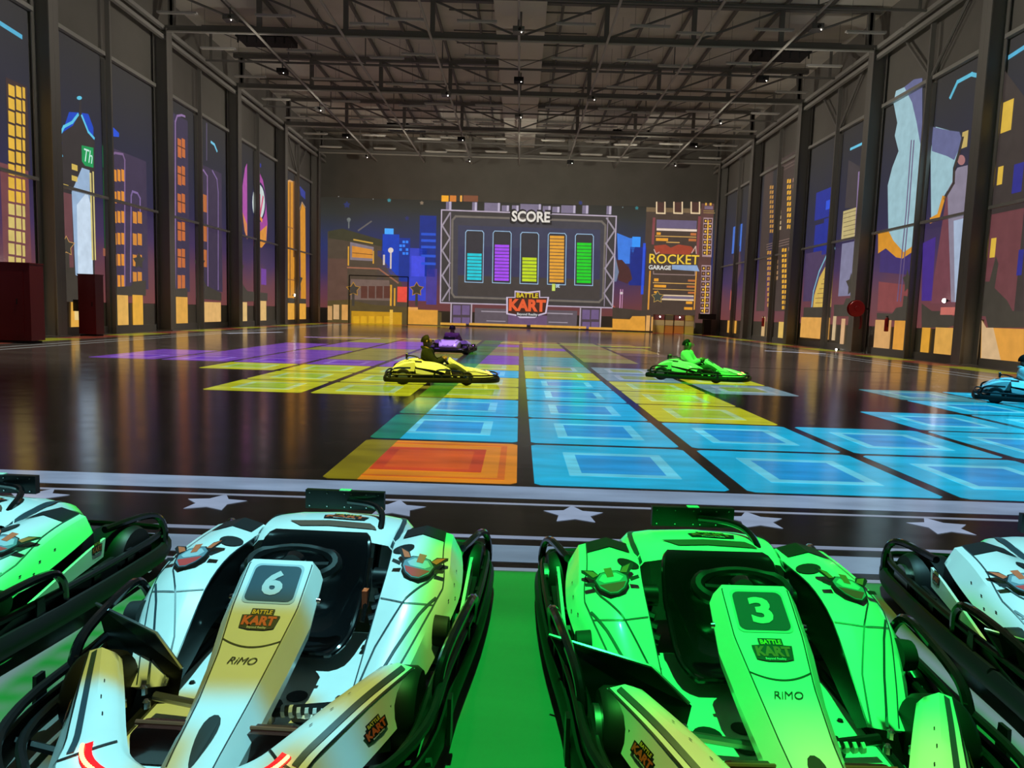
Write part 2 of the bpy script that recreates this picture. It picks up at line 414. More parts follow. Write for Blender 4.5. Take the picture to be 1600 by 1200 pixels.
# roof: trusses every 4 m, conduits along the hall, pale ridge panels, strip lights, projectors
XC = -.4; PITCH = 3.78
TY = [24.8+4*i for i in range(9)]
for i, y in enumerate(TY):
    main = (i % 2 == 0)
    t = thing('roof_truss', 'grey steel lattice truss spanning the roof, %s from the camera' % ORD[i], 'truss', (XC, y, 13.1), 0, 'roof trusses')
    Wd = 31.2
    if main:
        for k in (-1, 1): MB().box((0, k*.09, .06), (Wd, .07, .22)).build('bottom_chord', M_TRUSS, t)
        MB().box((0, 0, 1.62), (Wd, .24, .20)).build('top_chord', M_TRUSS, t)
    else:
        MB().box((0, 0, .06), (Wd, .07, .09)).build('bottom_chord', M_TRUSS, t); MB().box((0, 0, 1.66), (Wd, .10, .10)).build('top_chord', M_TRUSS, t)
    if main: MB().tube([(-Wd/2+.3, -.2, -.12), (Wd/2-.3, -.2, -.12)], .05, 6).build('conduit', M_PIPE, t)
    nodes = [-15.2]+[PITCH*k for k in range(-4, 5) if abs(PITCH*k) < 15.2]+[15.2]
    for k, x in enumerate(nodes): MB().box((x, 0, .84), (.20 if main else .05, .16 if main else .05, 1.5)).build('web_post', M_TRUSS, t)
    for k in range(len(nodes)-1):
        a, b = nodes[k], nodes[k+1]
        if (a+b)/2 > 0: a, b = b, a
        MB().tube([(a, 0, 1.56), (b, 0, .14)], (.05 if main else .022), 6).build('diagonal', M_TRUSS, t)
PX = [XC+PITCH*k for k in range(-3, 4)]
for i, x in enumerate(PX):
    p = MB().tube([(x, 18, 12.92), (x, YB-.1, 12.92)], .055, 6)
    tag(p.build('ceiling_conduit', M_PIPE), 'pale straight conduit running the length of the roof, %s from the left' % (['leftmost', 'second', 'third', 'middle one, fourth', 'fifth', 'sixth', 'rightmost, seventh'][i]), 'conduit', 'long roof conduits')
for k in range(-7, 8):
    if k == 0: continue
    MB().box((XC+k*1.9, (18+YB)/2, ZC-.1), (.10, YB-18, .18)).build('purlin', M_TRUSS, ceiling)
for i in range(9):
    y = 22.9+4*i
    MB().box((XC+.02, y+2-.1, ZC-.62), (2.25, 3.72, .06)).build('pale_ridge_panel', M_SKY, ceiling)
    for k in range(2): MB().box((XC, y+1.4+k*1.6, ZC-.18), (6.4, .05, .06)).build('cross_batten', M_TRUSS, ceiling)
for (hx, hy) in ((-8.0, 50.0), (7.0, 50.0), (-12.0, 34.5), (11.5, 34.5)):
    m = MB().box((0, 0, .12), (2.4, 1.4, .24))
    for k in range(6): m.box((-1.05+k*.42, -.74, -.05), (.06, .06, .5))
    o = m.build('roof_vent', M_DARK, None); o.location = (hx, hy, 13.3)
    tag(o, {(-8., 50.): 'black roof fan unit near the far left of the ceiling', (7., 50.): 'black roof fan unit near the far right of the ceiling', (-12., 34.5): 'dark duct box above the left wall columns', (11.5, 34.5): 'dark duct box above the right wall columns'}[(hx, hy)], 'vent')
# strip lights (switched off)
mh = MB().box((0, 0, 0), (1.62, .16, .07)); lamp_me = mh.mesh('housing', M_TUBE)
tube_me = MB().tube([(-.74, 0, -.05), (.74, 0, -.05)], .022, 6).mesh('tube', M_SKY)
for r in range(8):
    for xi, x in enumerate((-14.3, -10.3, -6.6, -5.0, -2.1, 1.9, 4.9, 6.9, 9.9, 13.6)):
        y = 26.6+4.0*r+(.6 if x in (-6.6, 6.9) else 0)
        if y > 58: continue
        e = thing('strip_light', 'pale unlit strip light, %s from the left in the %s row from the camera' % (ORD[xi].replace('nearest', 'first'), ORD[r]), 'ceiling light', (x, y, 13.0), 0, 'strip lights under the roof')
        for nm, me in (('housing', lamp_me), ('tube', tube_me)):
            o = bpy.data.objects.new(nm, me); col.objects.link(o); o.parent = e
        s_ = MB().box((-.6, 0, .945), (.012, .012, 1.87)); s_.build('suspension', M_TRUSS, e); MB().box((.6, 0, .945), (.012, .012, 1.87)).build('suspension', M_TRUSS, e)
# projectors
ROWN = {-11.74: 'left row', -4.18: 'inner left row', -.4: 'middle row', 3.38: 'inner right row', 10.94: 'right row'}
for x, ys in ((-11.74, (29.6, 35.9, 42.4, 48.7, 54.9)), (-4.18, (38.8, 48.6, 55.2)), (-.4, (30.0, 36.2, 42.6)), (3.38, (38.8, 54.8)), (10.94, (28.9, 35.0, 42.6, 48.4, 54.6))):
    for i, y in enumerate(ys):
        t = thing('projector', 'dark video projector on the %s of the roof, %s from the camera' % (ROWN[x], ORD[i]), 'projector', (x, y, 12.3), 0, 'ceiling projectors')
        MB().box((0, 0, .16), (.46, .42, .20)).build('body', M_DARK if i % 2 else M_TRUSS, t)
        MB().lathe((.05, -.21, .14), [(-.05, .06), (0, .07), (.01, .05)], 'y', 12).build('lens', M_GLOSS, t)
        MB().box((0, 0, .47), (.05, .05, .44)).box((0, 0, .27), (.3, .06, .02)).build('bracket', M_TRUSS, t)
        MB().lathe((.12, -.24, .02), [(0, .012), (.02, .02), (.04, .012)], 'y', 8).build('status_light', M_STAR, t)

# ------------------------------------------------------------------ picture on the floor (projector light put in as glowing flats)
TX0, TPX, TY0, TPY = .09, 1.68, 5.52, 1.83
TCOL = {'B': (8, 160, 200), 'Y': (165, 170, 24), 'O': (196, 120, 18), 'P': (98, 58, 150), 'W': (100, 128, 140), 'G': (112, 112, 50), 'T': (58, 128, 140), 'D': (70, 58, 60), 'N': (110, 92, 44)}
TIN = {'B': (20, 138, 198), 'Y': (140, 168, 40), 'O': (188, 78, 22), 'P': (84, 36, 160), 'W': (112, 132, 70), 'G': (96, 104, 60), 'T': (40, 120, 160), 'D': (60, 50, 52), 'N': (120, 96, 40)}
TFR = {'B': (86, 188, 214), 'Y': (150, 180, 120), 'O': (176, 60, 24), 'P': (120, 92, 175), 'W': (130, 150, 160), 'G': (120, 122, 80), 'T': (96, 160, 170), 'D': (84, 72, 72), 'N': (130, 108, 60)}
GREEN_OF = {'B': (8, 112, 84), 'Y': (50, 112, 18), 'O': (112, 104, 12), 'P': (34, 70, 62), 'W': (40, 96, 52), 'G': (40, 92, 24), 'N': (50, 84, 24), 'D': (36, 70, 30), 'T': (30, 96, 60)}
CELLS = {0: '-1O 0B 1B 2B 3B', 1: '-1B 0B 1B 2B 3B 4B', 2: '-1B 0B 1Y 3B 4B', 3: '-3Y -2Y -1Y 0B 1Y 4B 5B', 4: '-3Y -2Y -1Y 0B 1Y 2W 4T 5B',
         5: '-4Y -3Y -2Y -1B 0Y 1W 2Y', 6: '-6P -5P -4P -3P -2P -1Y 0W 1W', 7: '-6P -5P -4P -3G -2W -1P 0T', 8: '-5P -4P -3G -2G -1P 0T 1G', 9: '-5P -4G -3G -2N -1G 0G 1N',
         10: '-5P -4P -3P -2G -1N 0G 1G 2D', 11: '-4P -3P -2N -1G 0P 1G 2N', 12: '-4G -3P -2N -1P 0G 1N 2G', 13: '-5N -4G -3N -2G -1N 0G 1N', 14: '-5N -4N -3G -2N -1G 0N 1G 2N'}
def clip(poly, fn):
    out = []
    for i in range(len(poly)):
        a, b = poly[i], poly[(i+1) % len(poly)]; fa, fb = fn(a), fn(b)
        if fa >= 0: out.append(a)
        if fa*fb < 0: t = fa/(fa-fb); out.append((a[0]+(b[0]-a[0])*t, a[1]+(b[1]-a[1])*t))
    return out
_g0, _g1 = on_floor(620, 690), on_floor(800, 520)       # edge of the green-tinted overlap between two projector pictures
def green_side(p): return ((_g1.x-_g0.x)*(p[1]-_g0.y)-(_g1.y-_g0.y)*(p[0]-_g0.x))
def gs(p): return -green_side(p)
def chamf(x0, x1, y0, y1, c=.05): return [(x0+c, y0), (x1-c, y0), (x1, y0+c), (x1, y1-c), (x1-c, y1), (x0+c, y1), (x0, y1-c), (x0, y0+c)]
def ring(x0, x1, y0, y1, w):
    return [[(x0, y0), (x1, y0), (x1-w, y0+w), (x0+w, y0+w)], [(x1, y0), (x1, y1), (x1-w, y1-w), (x1-w, y0+w)], [(x1, y1), (x0, y1), (x0+w, y1-w), (x1-w, y1-w)], [(x0, y1), (x0, y0), (x0+w, y0+w), (x0+w, y1-w)]]
for r, s in CELLS.items():
    for tok in s.split():
        c, k = int(tok[:-1]), tok[-1]
        gx, gy = .07, (.05 if r < 6 else .035)
        x0, x1, y0, y1 = TX0+TPX*c+gx, TX0+TPX*(c+1)-gx, TY0+TPY*r+gy, TY0+TPY*(r+1)-gy
        outer = chamf(x0, x1, y0, y1)
        p = floor
        main = clip(outer, gs) if c == -1 or (c == -2 and r > 4) else outer
        if len(main) < 3: main = outer
        t = flat('light_tile', [(a, b, .002) for a, b in main], light_paint(TCOL[k], True, .22), floor)
        if main is not outer:
            g = clip(outer, green_side)
            if len(g) > 2: flat('green_overlap', [(a, b, .0025) for a, b in g], light_paint(GREEN_OF[k], True, .3), t, False)
        if r < 7:
            i0, i1, j0, j1 = x0+.30, x1-.30, y0+.36, y1-.36
            fr = [q for q in ring(i0, i1, j0, j1, .11)]; inn = [(i0+.11, j0+.11), (i1-.11, j0+.11), (i1-.11, j1-.11), (i0+.11, j1-.11)]
            if main is not outer:
                fr = [clip(q, gs) for q in fr]; inn = clip(inn, gs)
            fr = [[(a, b, .004) for a, b in q] for q in fr if len(q) > 2]
            if fr: flats('tile_frame', fr, light_paint(TFR[k], True, .3), t, False)
            if len(inn) > 2: flat('tile_centre', [(a, b, .004) for a, b in inn], light_paint(TIN[k], True, .25), t, False)
            if k == 'O':
                fr = [[(a, b, .004) for a, b in clip(q, gs)] for q in ring(x0+.1, x1-.1, y0+.12, y1-.12, .06)]
                flats('tile_frame', [q for q in fr if len(q) > 2], light_paint((186, 92, 18), True, .3), t, False)
# stripes and stars of the start line
def stripe(y0, y1, c, name='light_stripe', x0=-9, x1=9, z=.002):
    return flat(name, [(x0, y0, z), (x1, y0, z), (x1, y1, z), (x0, y1, z)], light_paint(c, True, .25), floor)
stripe(5.14, 5.50, (120, 142, 168)); stripe(4.965, 5.01, (128, 140, 160)); stripe(4.20, 4.26, (120, 134, 156)); stripe(3.80, 4.08, (108, 132, 152)); stripe(3.665, 3.71, (118, 134, 150))
for i, x in enumerate((-2.03, -.80, .41, 1.63, 2.88, 4.1, -3.25)):
    flat('light_star', [(x+a, 4.60+.17+b, .003) for a, b in star2d(.215, .52)], light_paint((135, 152, 178), True, .2), floor)
# long lines and dashes by the walls and across the hall
def fline(a, b, wd, c, name='light_line'):
    a, b = Vector((a[0], a[1], .003)), Vector((b[0], b[1], .003)); n = (b-a).cross(Vector((0, 0, 1))).normalized()*wd/2
    return flat(name, [a-n, b-n, b+n, a+n], light_paint(c, True, .15), floor)
for x in (-13.6, -13.0): fline((x, 14), (x, 56), .10, (120, 122, 118))
for x in (12.6, 12.0): fline((x, 14), (x, 56), .10, (110, 112, 112))
for i, y in enumerate(range(18, 57, 3)):
    for x in (-15.0, 14.3):
        flat('light_dash', [(x-.5, y, .003), (x+.5, y, .003), (x+.5, y+2.9, .003), (x-.5, y+2.9, .003)], light_paint((112, 112, 20) if i % 2 else (96, 42, 30), True), floor)
for i in range(12):
    x = -15.2+i*2.55
    flat('light_dash', [(x, 56.6, .003), (x+2.5, 56.6, .003), (x+2.5, 57.7, .003), (x, 57.7, .003)], light_paint((104, 110, 20) if i % 2 else (112, 40, 34), True), floor)
def px_line(p, q, wd, c): fline(on_floor(*p)[:2], on_floor(*q)[:2], wd, c)
px_line((475, 526.5), (595, 529), .22, (190, 150, 225)); px_line((620, 529), (690, 531), .14, (200, 190, 120)); px_line((782, 535.5), (832, 537.5), .2, (215, 205, 60)); px_line((840, 537.5), (955, 541.5), .16, (150, 205, 60)); px_line((955, 541.5), (1016, 543), .2, (205, 225, 40))
px_line((1000, 568), (1420, 583), .16, (14, 12, 12)); px_line((1195, 548), (1290, 553), .3, (170, 175, 190))
px_line((355, 521), (440, 519), .3, (170, 175, 190))

# ------------------------------------------------------------------ pictures on the walls (projector light put into emissive flats)
def art(name, label, cat, wl, px, py, group=None):
    t = thing(name, label, cat, on_wall(wl, px, py), 0, group); t['wl'] = 0; del t['wl']; return t
def A_poly(t, name, wl, pts, c, layer=1): return flat(name, [on_wall(wl, *p, layer) for p in pts], light_paint(c), t)
def A_rect(t, name, wl, x0, x1, y0, y1, c, layer=1):
    """upright rectangle on the wall given by its photographed left, right, top and bottom (heights read at its middle)"""
    return flat(name, rect_pts(wl, x0, x1, y0, y1, layer), light_paint(c), t)
def rect_pts(wl, x0, x1, y0, y1, layer):
    xm = (x0+x1)/2; a = on_wall(wl, x0, y0, layer); b = on_wall(wl, x1, y0, layer); zt = on_wall(wl, xm, y0, layer).z; zb = on_wall(wl, xm, y1, layer).z
    return [(a.x, a.y, zt), (b.x, b.y, zt), (b.x, b.y, zb), (a.x, a.y, zb)]
def A_rects(t, name, wl, rects, c, layer=1):
    for r in rects: A_rect(t, name, wl, *r, c, layer)
def A_line(t, name, wl, pts, wd, c, layer=1):
    """polyline with photographed points, line width in metres on the wall"""
    P = [on_wall(wl, *p, layer) for p in pts]; nrm = {'B': Vector((0, -1, 0)), 'L': Vector((1, 0, 0)), 'R': Vector((-1, 0, 0))}[wl]
    q = []
    for a, b in zip(P, P[1:]):
        n = (b-a).cross(nrm).normalized()*wd/2; d = (b-a).normalized()*wd*.4; q.append([a-n-d, b-n+d, b+n+d, a+n-d])
    return flats(name, q, light_paint(c), t)
def A_disc(t, name, wl, cx, cy, rx, ry, c, layer=1, n=20, a0=0):
    return A_poly(t, name, wl, [(cx+rx*math.cos(a0+2*math.pi*k/n), cy+ry*math.sin(a0+2*math.pi*k/n)) for k in range(n)], c, layer)
def A_star(t, name, wl, cx, cy, r, c, layer=1, sx=1.0): return A_poly(t, name, wl, [(cx+a*sx, cy-b) for a, b in star2d(r, .55)], c, layer)
SIL = (62, 57, 50)  # unlit wall look of the silhouettes, put in as dim glow

# painted evening sky behind the artwork
SKYB = ramp_paint('projected_sky_far', [(1.5, (112, 62, 62)), (2.8, (98, 58, 78)), (4.2, (58, 50, 96)), (6.0, (44, 52, 104)), (7.6, (48, 54, 78)), (9.0, (50, 52, 50)), (10.2, (44, 42, 36))])
SKYS = ramp_paint('projected_sky_side', [(1.2, (120, 66, 66)), (2.6, (106, 64, 76)), (4.0, (70, 52, 92)), (5.6, (48, 45, 76)), (7.6, (42, 43, 62)), (9.6, (44, 44, 50)), (11.0, (46, 44, 42))])
flat('projected_sky', [(XL+.02, YB-.006, 1.2), (XR-.02, YB-.006, 1.2), (XR-.02, YB-.006, 10.0), (XL+.02, YB-.006, 10.0)], SKYB, wall_back)
for side, X, sg, wl in (('left', XL, 1, wall_left), ('right', XR, -1, wall_right)):
    for i in range(len(COLY)-1):
        y0, y1 = COLY[i]+.26, COLY[i+1]-.26; ym = (y0+y1)/2
        for a, b in ((y0, ym-.15), (ym+.15, y1)):
            flat('projected_sky', [(X+sg*.006, a, 1.2), (X+sg*.006, b, 1.2), (X+sg*.006, b, 10.6), (X+sg*.006, a, 10.6)], SKYS, wl)
            # glowing street-level band under the skyline of the artwork
    # band pieces are placed below, bay by bay

# ---- far wall: skyline left of the scoreboard
t = art('projected_skyline', 'blue glowing cartoon skyline left of the scoreboard', 'projection', 'B', 640, 470)
for x0, x1, y0, y1, c in ((656, 682, 337, 432, (24, 46, 130)), (598, 624, 366, 430, (22, 62, 176)), (640, 667, 388, 470, (52, 66, 190)), (667, 683, 420, 476, (70, 58, 140)), (624, 641, 372, 440, (24, 50, 140)), (590, 600, 392, 440, (36, 50, 120))):
    A_rect(t, 'tower', 'B', x0, x1, y0, y1, c, 1)
A_rect(t, 'bright_sign', 'B', 601, 615, 357, 366, (70, 165, 250), 2)
A_rects(t, 'lit_windows', 'B', [(624+5*i, 628+5*i, 376+6*j, 380+6*j) for i in range(3) for j in range(4) if (i+j) % 3], (50, 130, 245), 2)
A_rects(t, 'light_bands', 'B', [(658, 681, y, y+4) for y in (364, 374, 384, 398, 410)], (40, 84, 205), 2)
A_rect(t, 'violet_tower_front', 'B', 643, 664, 400, 432, (66, 76, 220), 2)
A_rects(t, 'mast', 'B', [(598.5, 601.5, 398, 414), (609.5, 612, 395, 420)], (205, 190, 180), 3); A_disc(t, 'mast_ball', 'B', 610.5, 391, 4.2, 4.2, (215, 200, 190), 3)
t = art('projected_star_sky', 'small coloured stars scattered over the far wall', 'projection', 'B', 600, 330)
for cx, cy, r, c in ((608, 313, 3.6, (60, 130, 140)), (659, 317, 3.6, (130, 112, 92)), (995, 325, 3.4, (50, 120, 125)), (542, 320, 6, (42, 50, 96)), (636, 341, 4, (44, 48, 100)), (907, 317, 4, (44, 54, 110)), (545, 344, 4, (78, 84, 88)), (583, 311, 1, (140, 140, 140)), (529, 307, 1, (140, 140, 140)), (973, 324, 1.2, (110, 130, 130))):
    A_star(t, 'star', 'B', cx, cy, r, c, 1)
# ---- far wall: cartoon garage
t = art('projected_garage', 'brown cartoon garage with an orange sign panel at the far left of the back wall', 'projection', 'B', 565, 505)
A_poly(t, 'wall_shape', 'B', [(512, 362), (535, 358), (596, 376), (596, 404), (625, 436), (640, 480), (512, 480)], (78, 66, 54), 1)
A_rect(t, 'side_wall', 'B', 512, 543, 404, 480, (92, 68, 58), 2)
A_poly(t, 'roof', 'B', [(513, 361), (535, 357), (597, 375), (597, 385), (513, 372)], (60, 58, 42), 2)
A_poly(t, 'sign_frame', 'B', [(547, 378), (584, 386), (583, 408), (547, 406)], (128, 116, 124), 3)
A_poly(t, 'sign_panel', 'B', [(550, 384), (582, 390), (582, 404), (550, 402)], (206, 136, 52), 4)
A_line(t, 'sign_line', 'B', [(551, 395), (582, 398)], .06, (120, 80, 40), 5)
A_line(t, 'roof_edge', 'B', [(553, 374.5), (582, 380)], .12, (190, 150, 62), 3)
A_line(t, 'roof_edge', 'B', [(543, 418), (592, 420), (622, 442)], .12, (150, 98, 76), 3)
A_line(t, 'mast', 'B', [(560, 360), (580, 346)], .12, (96, 92, 92), 3); A_line(t, 'mast', 'B', [(545, 356), (545, 345)], .1, (100, 104, 104), 3); A_disc(t, 'mast_ball', 'B', 545, 343, 3, 3, (104, 110, 108), 3)
A_poly(t, 'awning', 'B', [(548, 436), (608, 438), (612, 470), (548, 468)], (112, 92, 84), 3)
A_rects(t, 'arched_window', 'B', [(564+12*i, 574+12*i, 447, 466) for i in range(4)], (88, 52, 44), 4)
A_rects(t, 'post', 'B', [(609.5, 612.5, 445, 478), (615.5, 618, 450, 478), (543.5, 545.5, 385, 415), (582.5, 584.5, 392, 412)], (214, 156, 50), 4)
A_rect(t, 'red_panel', 'B', 621, 636, 448, 472, (226, 76, 62), 4)
# ---- far wall: street band
t = art('projected_street_band', 'orange and gold street-level band running along the foot of the back wall', 'projection', 'B', 600, 508)
A_poly(t, 'dark_band', 'B', [(512, 470), (545, 468), (580, 476), (640, 480), (690, 488), (690, 512), (512, 509)], (84, 70, 40), 5)
for x0, x1, y0, y1, c in ((512, 519, 478, 500, (196, 150, 96)), (521, 530, 476, 499, (200, 160, 110)), (534, 543.5, 476, 500, (206, 150, 80)), (549, 628, 487, 509, (188, 138, 28)), (637, 684, 484, 507, (214, 150, 58)), (609, 614, 484, 507, (222, 176, 70)), (637, 653, 480, 486, (222, 158, 84))):
    A_rect(t, 'lit_panel', 'B', x0, x1, y0, y1, c, 6)
A_rects(t, 'arch_pattern', 'B', [(552+12*i, 561+12*i, 494, 505) for i in range(5)], (212, 160, 32), 7)
for x0, x1 in ((688, 728), (733, 823), (829, 916), (920, 957)): A_rect(t, 'kerb_light', 'B', x0, x1, 504.5+(x0-688)*.03, 508+(x0-688)*.03, (216, 160, 66), 6)
A_poly(t, 'lit_panel', 'B', [(957, 498), (984, 499), (988, 494), (1008, 494), (1008, 517), (957, 515)], (218, 152, 56), 6)
A_poly(t, 'dark_band', 'B', [(957, 480), (1010, 486), (1010, 494), (988, 494), (984, 498), (957, 498)], (66, 56, 48), 6)
for cx in (552, 651): A_star(t, 'star_outline', 'B', cx, 452, 12, (168, 120, 40), 6); A_star(t, 'star', 'B', cx, 452, 10, SIL, 7); A_rect(t, 'star_stand', 'B', cx-2, cx+2, 456, 478, SIL, 6)
# ---- far wall: scoreboard
t = art('projected_scoreboard', 'large dark scoreboard with five coloured bar gauges and the heading SCORE', 'projection', 'B', 825, 505)
A_poly(t, 'back_panel', 'B', [(690, 328), (963, 338), (957, 481), (688, 473)], (60, 56, 56), 2)
A_poly(t, 'screen', 'B', [(709, 340), (945, 348), (941, 470), (707, 463)], (64, 62, 70), 3)
for y0, y1, c in ((352, 384, (58, 60, 84)), (384, 430, (54, 54, 84)), (430, 462, (66, 60, 58))): A_poly(t, 'screen_glow', 'B', [(716, y0), (938, y0+7), (937, y1+7), (715, y1)], c, 4)
A_line(t, 'screen_border', 'B', [(712, 338), (940, 346), (946, 352), (942, 466), (936, 472), (710, 464), (706, 458), (707, 344), (712, 338)], .16, (112, 104, 96), 5)
A_line(t, 'frame', 'B', [(690, 328), (963, 338), (957, 481), (688, 473), (690, 328)], .10, (178, 164, 182), 5)
A_line(t, 'frame', 'B', [(704, 332), (702, 470)], .07, (140, 128, 144), 5); A_line(t, 'frame', 'B', [(950, 340), (944, 478)], .07, (140, 128, 144), 5)
for k in range(7):
    ya, yb = 333+k*19.5, 333+(k+1)*19.5
    q = ((691, ya), (703, yb)) if k % 2 else ((703, ya), (691, yb)); A_line(t, 'lattice_bar', 'B', q, .13, (150, 140, 152), 5)
    q = ((961-k*.8, ya+8), (948-k*.8, yb+8)) if k % 2 else ((948-k*.8, ya+8), (961-k*.8, yb+8)); A_line(t, 'lattice_bar', 'B', q, .13, (150, 140, 152), 5)
for x0, x1, y0, y1 in ((697, 706, 315, 328), (738, 746, 316, 329), (757, 782, 317, 330), (784, 796, 321, 330), (800, 811, 321, 330), (813, 846, 319, 331), (848, 861, 322, 332), (863, 875, 323, 332), (877, 900, 321, 333), (910, 920, 321, 334), (948, 956, 322, 335)):
    A_rect(t, 'top_pipe', 'B', x0, x1, y0, y1, (120, 110, 134), 2); A_rects(t, 'pipe_shine', 'B', [(x1-4, x1-1, y0, y1)], (184, 174, 194), 3)
for x0, x1, c in ((690, 701, (240, 166, 40)), (703, 713, (206, 122, 50)), (719, 722, (240, 170, 70)), (724, 747, (124, 74, 50))): A_rect(t, 'roof_lamp', 'B', x0, x1, 305.5, 315, c, 2)
for x0, dy in ((704, 0), (906, 7)):
    A_rect(t, 'leg', 'B', x0, x0+34, 474+dy, 507+dy, (74, 62, 70), 2)
    A_rects(t, 'leg_window', 'B', [(x0+4, x0+16, 477+dy, 492+dy), (x0+18, x0+30, 477+dy, 492+dy), (x0+4, x0+16, 496+dy, 506+dy), (x0+18, x0+30, 496+dy, 506+dy)], (108, 88, 128), 3)
    A_rects(t, 'leg_edge', 'B', [(x0, x0+2, 474+dy, 507+dy), (x0+32, x0+34, 474+dy, 507+dy)], (176, 160, 170), 3)
A_rects(t, 'base_block', 'B', [(742, 794, 482, 507), (855, 902, 485, 509)], (92, 82, 90), 2); A_rects(t, 'base_line', 'B', [(752, 794, 486, 488), (855, 895, 489, 491), (760, 790, 501, 502.5), (857, 887, 503, 504.5)], (150, 140, 150), 3)
A_rects(t, 'purple_block', 'B', [(794, 855, 492, 508)], (104, 80, 112), 2)
for i, (x, yt, c, n, yf) in enumerate(((727, 360, (30, 200, 214), 8, 396), (770, 361, (164, 74, 236), 11, 382.5), (813, 363, (190, 214, 32), 7, 402.5), (856, 364, (224, 158, 52), 14, 368.5), (898.5, 365.5, (28, 206, 36), 12, 379.5))):
    yb = 440.5+i*1.2; sh = -1.2
    A_poly(t, 'gauge_back', 'B', [(x+1, yt), (x+28.5, yt+1), (x+27.5, yb+1), (x, yb)], (52, 50, 56), 5)
    A_line(t, 'gauge_outline', 'B', [(x+3, yt), (x+26.5, yt+.8), (x+28.8, yt+4), (x+27.5, yb+1), (x-.6, yb), (x+.6, yt+3), (x+3, yt)], .06, (150, 184, 214), 6)
    h = (yb-2-yf)/n
    for k in range(n):
        y0 = yf+k*h; A_rect(t, 'gauge_bar', 'B', x+3.2-k*.05, x+25.6-k*.05, y0, y0+h*.80, c, 6)
def on_wallpx(wl, cx, cy, wpx, hpx, layer, skew=0.0):
    P = on_wall(wl, cx, cy, layer); a = on_wall(wl, cx-wpx/2, cy, layer); b = on_wall(wl, cx+wpx/2, cy, layer); zt = on_wall(wl, cx, cy-hpx/2, layer).z; zb = on_wall(wl, cx, cy+hpx/2, layer).z
    dx = Vector((b.x-a.x, b.y-a.y, 0)); return lambda u, v: P+dx*u+Vector((0, 0, (zt-zb)*v+skew*u))
text_obj('heading_shadow', 'SCORE', on_wallpx('B', 829.5, 339, 66, 24, 6), light_paint((34, 32, 34)), t, .07)
text_obj('heading', 'SCORE', on_wallpx('B', 829.5, 338.5, 60, 17, 7), light_paint((222, 216, 206)), t, .03)
text_obj('rank_digit', '1', on_wallpx('B', 865, 449, 5, 11, 7), light_paint((196, 214, 96)), t, .03); text_obj('rank_suffix', 'st', on_wallpx('B', 871.5, 446.5, 6, 6, 7), light_paint((190, 214, 226)), t, .03)
def battle_logo(t, wl, cx, cy, s, layer, c=((196, 182, 204), (70, 38, 30), (226, 92, 50), (214, 190, 44), (206, 206, 206))):
    out = [(-33, -12), (-20, -12), (-20, -22), (0, -20), (20, -22), (20, -12), (34, -12), (30, 14), (16, 18), (12, 21), (-12, 21), (-16, 18), (-33, 15)]
    A_poly(t, 'logo_border', wl, [(cx+x*s, cy+y*s) for x, y in out], c[0], layer)
    A_poly(t, 'logo_back', wl, [(cx+x*s*.92, cy+y*s*.88) for x, y in out], c[1], layer+1)
    text_obj('logo_word', 'KART', on_wallpx(wl, cx, cy+1*s, 58*s, 19*s, layer+2), light_paint(c[2]), t, .05)
    text_obj('logo_word', 'BATTLE', on_wallpx(wl, cx, cy-14.5*s, 34*s, 7.5*s, layer+2), light_paint(c[3]), t, .03)
    A_rect(t, 'logo_ribbon', wl, cx-17*s, cx+17*s, cy+12.5*s, cy+18.5*s, (50, 50, 56), layer+2)
    text_obj('logo_word', 'Beyond Reality', on_wallpx(wl, cx, cy+15.6*s, 32*s, 5*s, layer+3), light_paint(c[4]), t, .02)
t = art('projected_logo', 'orange BATTLE KART logo with yellow top word below the scoreboard', 'projection', 'B', 824, 500)
battle_logo(t, 'B', 824, 476, 1.0, 8)
# ---- far wall: right of the scoreboard
t = art('projected_light_beam', 'blue searchlight glow and towers right of the scoreboard', 'projection', 'B', 985, 480)
A_poly(t, 'beam', 'B', [(964, 364), (984, 372), (996, 372), (985, 412), (966, 412)], (60, 122, 220), 1)
A_rect(t, 'bright_sign', 'B', 988, 1001, 370, 386, (56, 150, 250), 2); A_rect(t, 'tower', 'B', 985, 1010, 386, 446, (26, 42, 126), 1); A_rect(t, 'tower_edge', 'B', 1005, 1009, 380, 460, (44, 80, 210), 2)
A_poly(t, 'dark_balloon', 'B', [(962, 406), (972, 406), (984, 420), (988, 436), (980, 443), (966, 438)], (74, 42, 42), 3); A_poly(t, 'pale_strip', 'B', [(961, 398), (967, 425), (963, 440), (960, 440)], (110, 124, 150), 4)
A_poly(t, 'red_fin', 'B', [(958, 476), (966, 486), (958, 486)], (170, 80, 66), 4); A_rects(t, 'lamp_post', 'B', [(969, 970.5, 452, 484), (972.5, 973.5, 452, 484)], (196, 140, 176), 3); A_disc(t, 'lamp_head', 'B', 971, 458, 2.6, 2, (214, 196, 200), 4)
t = art('projected_rocket_garage', 'brown cartoon tower with the yellow lettering ROCKET and GARAGE', 'projection', 'B', 1055, 505)
A_rect(t, 'body', 'B', 1010, 1096, 331, 512, (72, 58, 50), 1); A_rect(t, 'cornice', 'B', 1010, 1096, 325, 332, (112, 92, 66), 2)
for x in (1026, 1053, 1080): A_rect(t, 'roof_slot', 'B', x+1, x+12, 316, 331, (74, 48, 42), 3); A_line(t, 'slot_outline', 'B', [(x, 316), (x, 333), (x+13, 333.5), (x+13, 316)], .1, (226, 200, 160), 4)
A_rect(t, 'lavender_panel', 'B', 1026, 1089, 344, 357, (104, 92, 120), 2); A_rect(t, 'white_ledge', 'B', 1026, 1089, 357.5, 361, (226, 204, 186), 3)
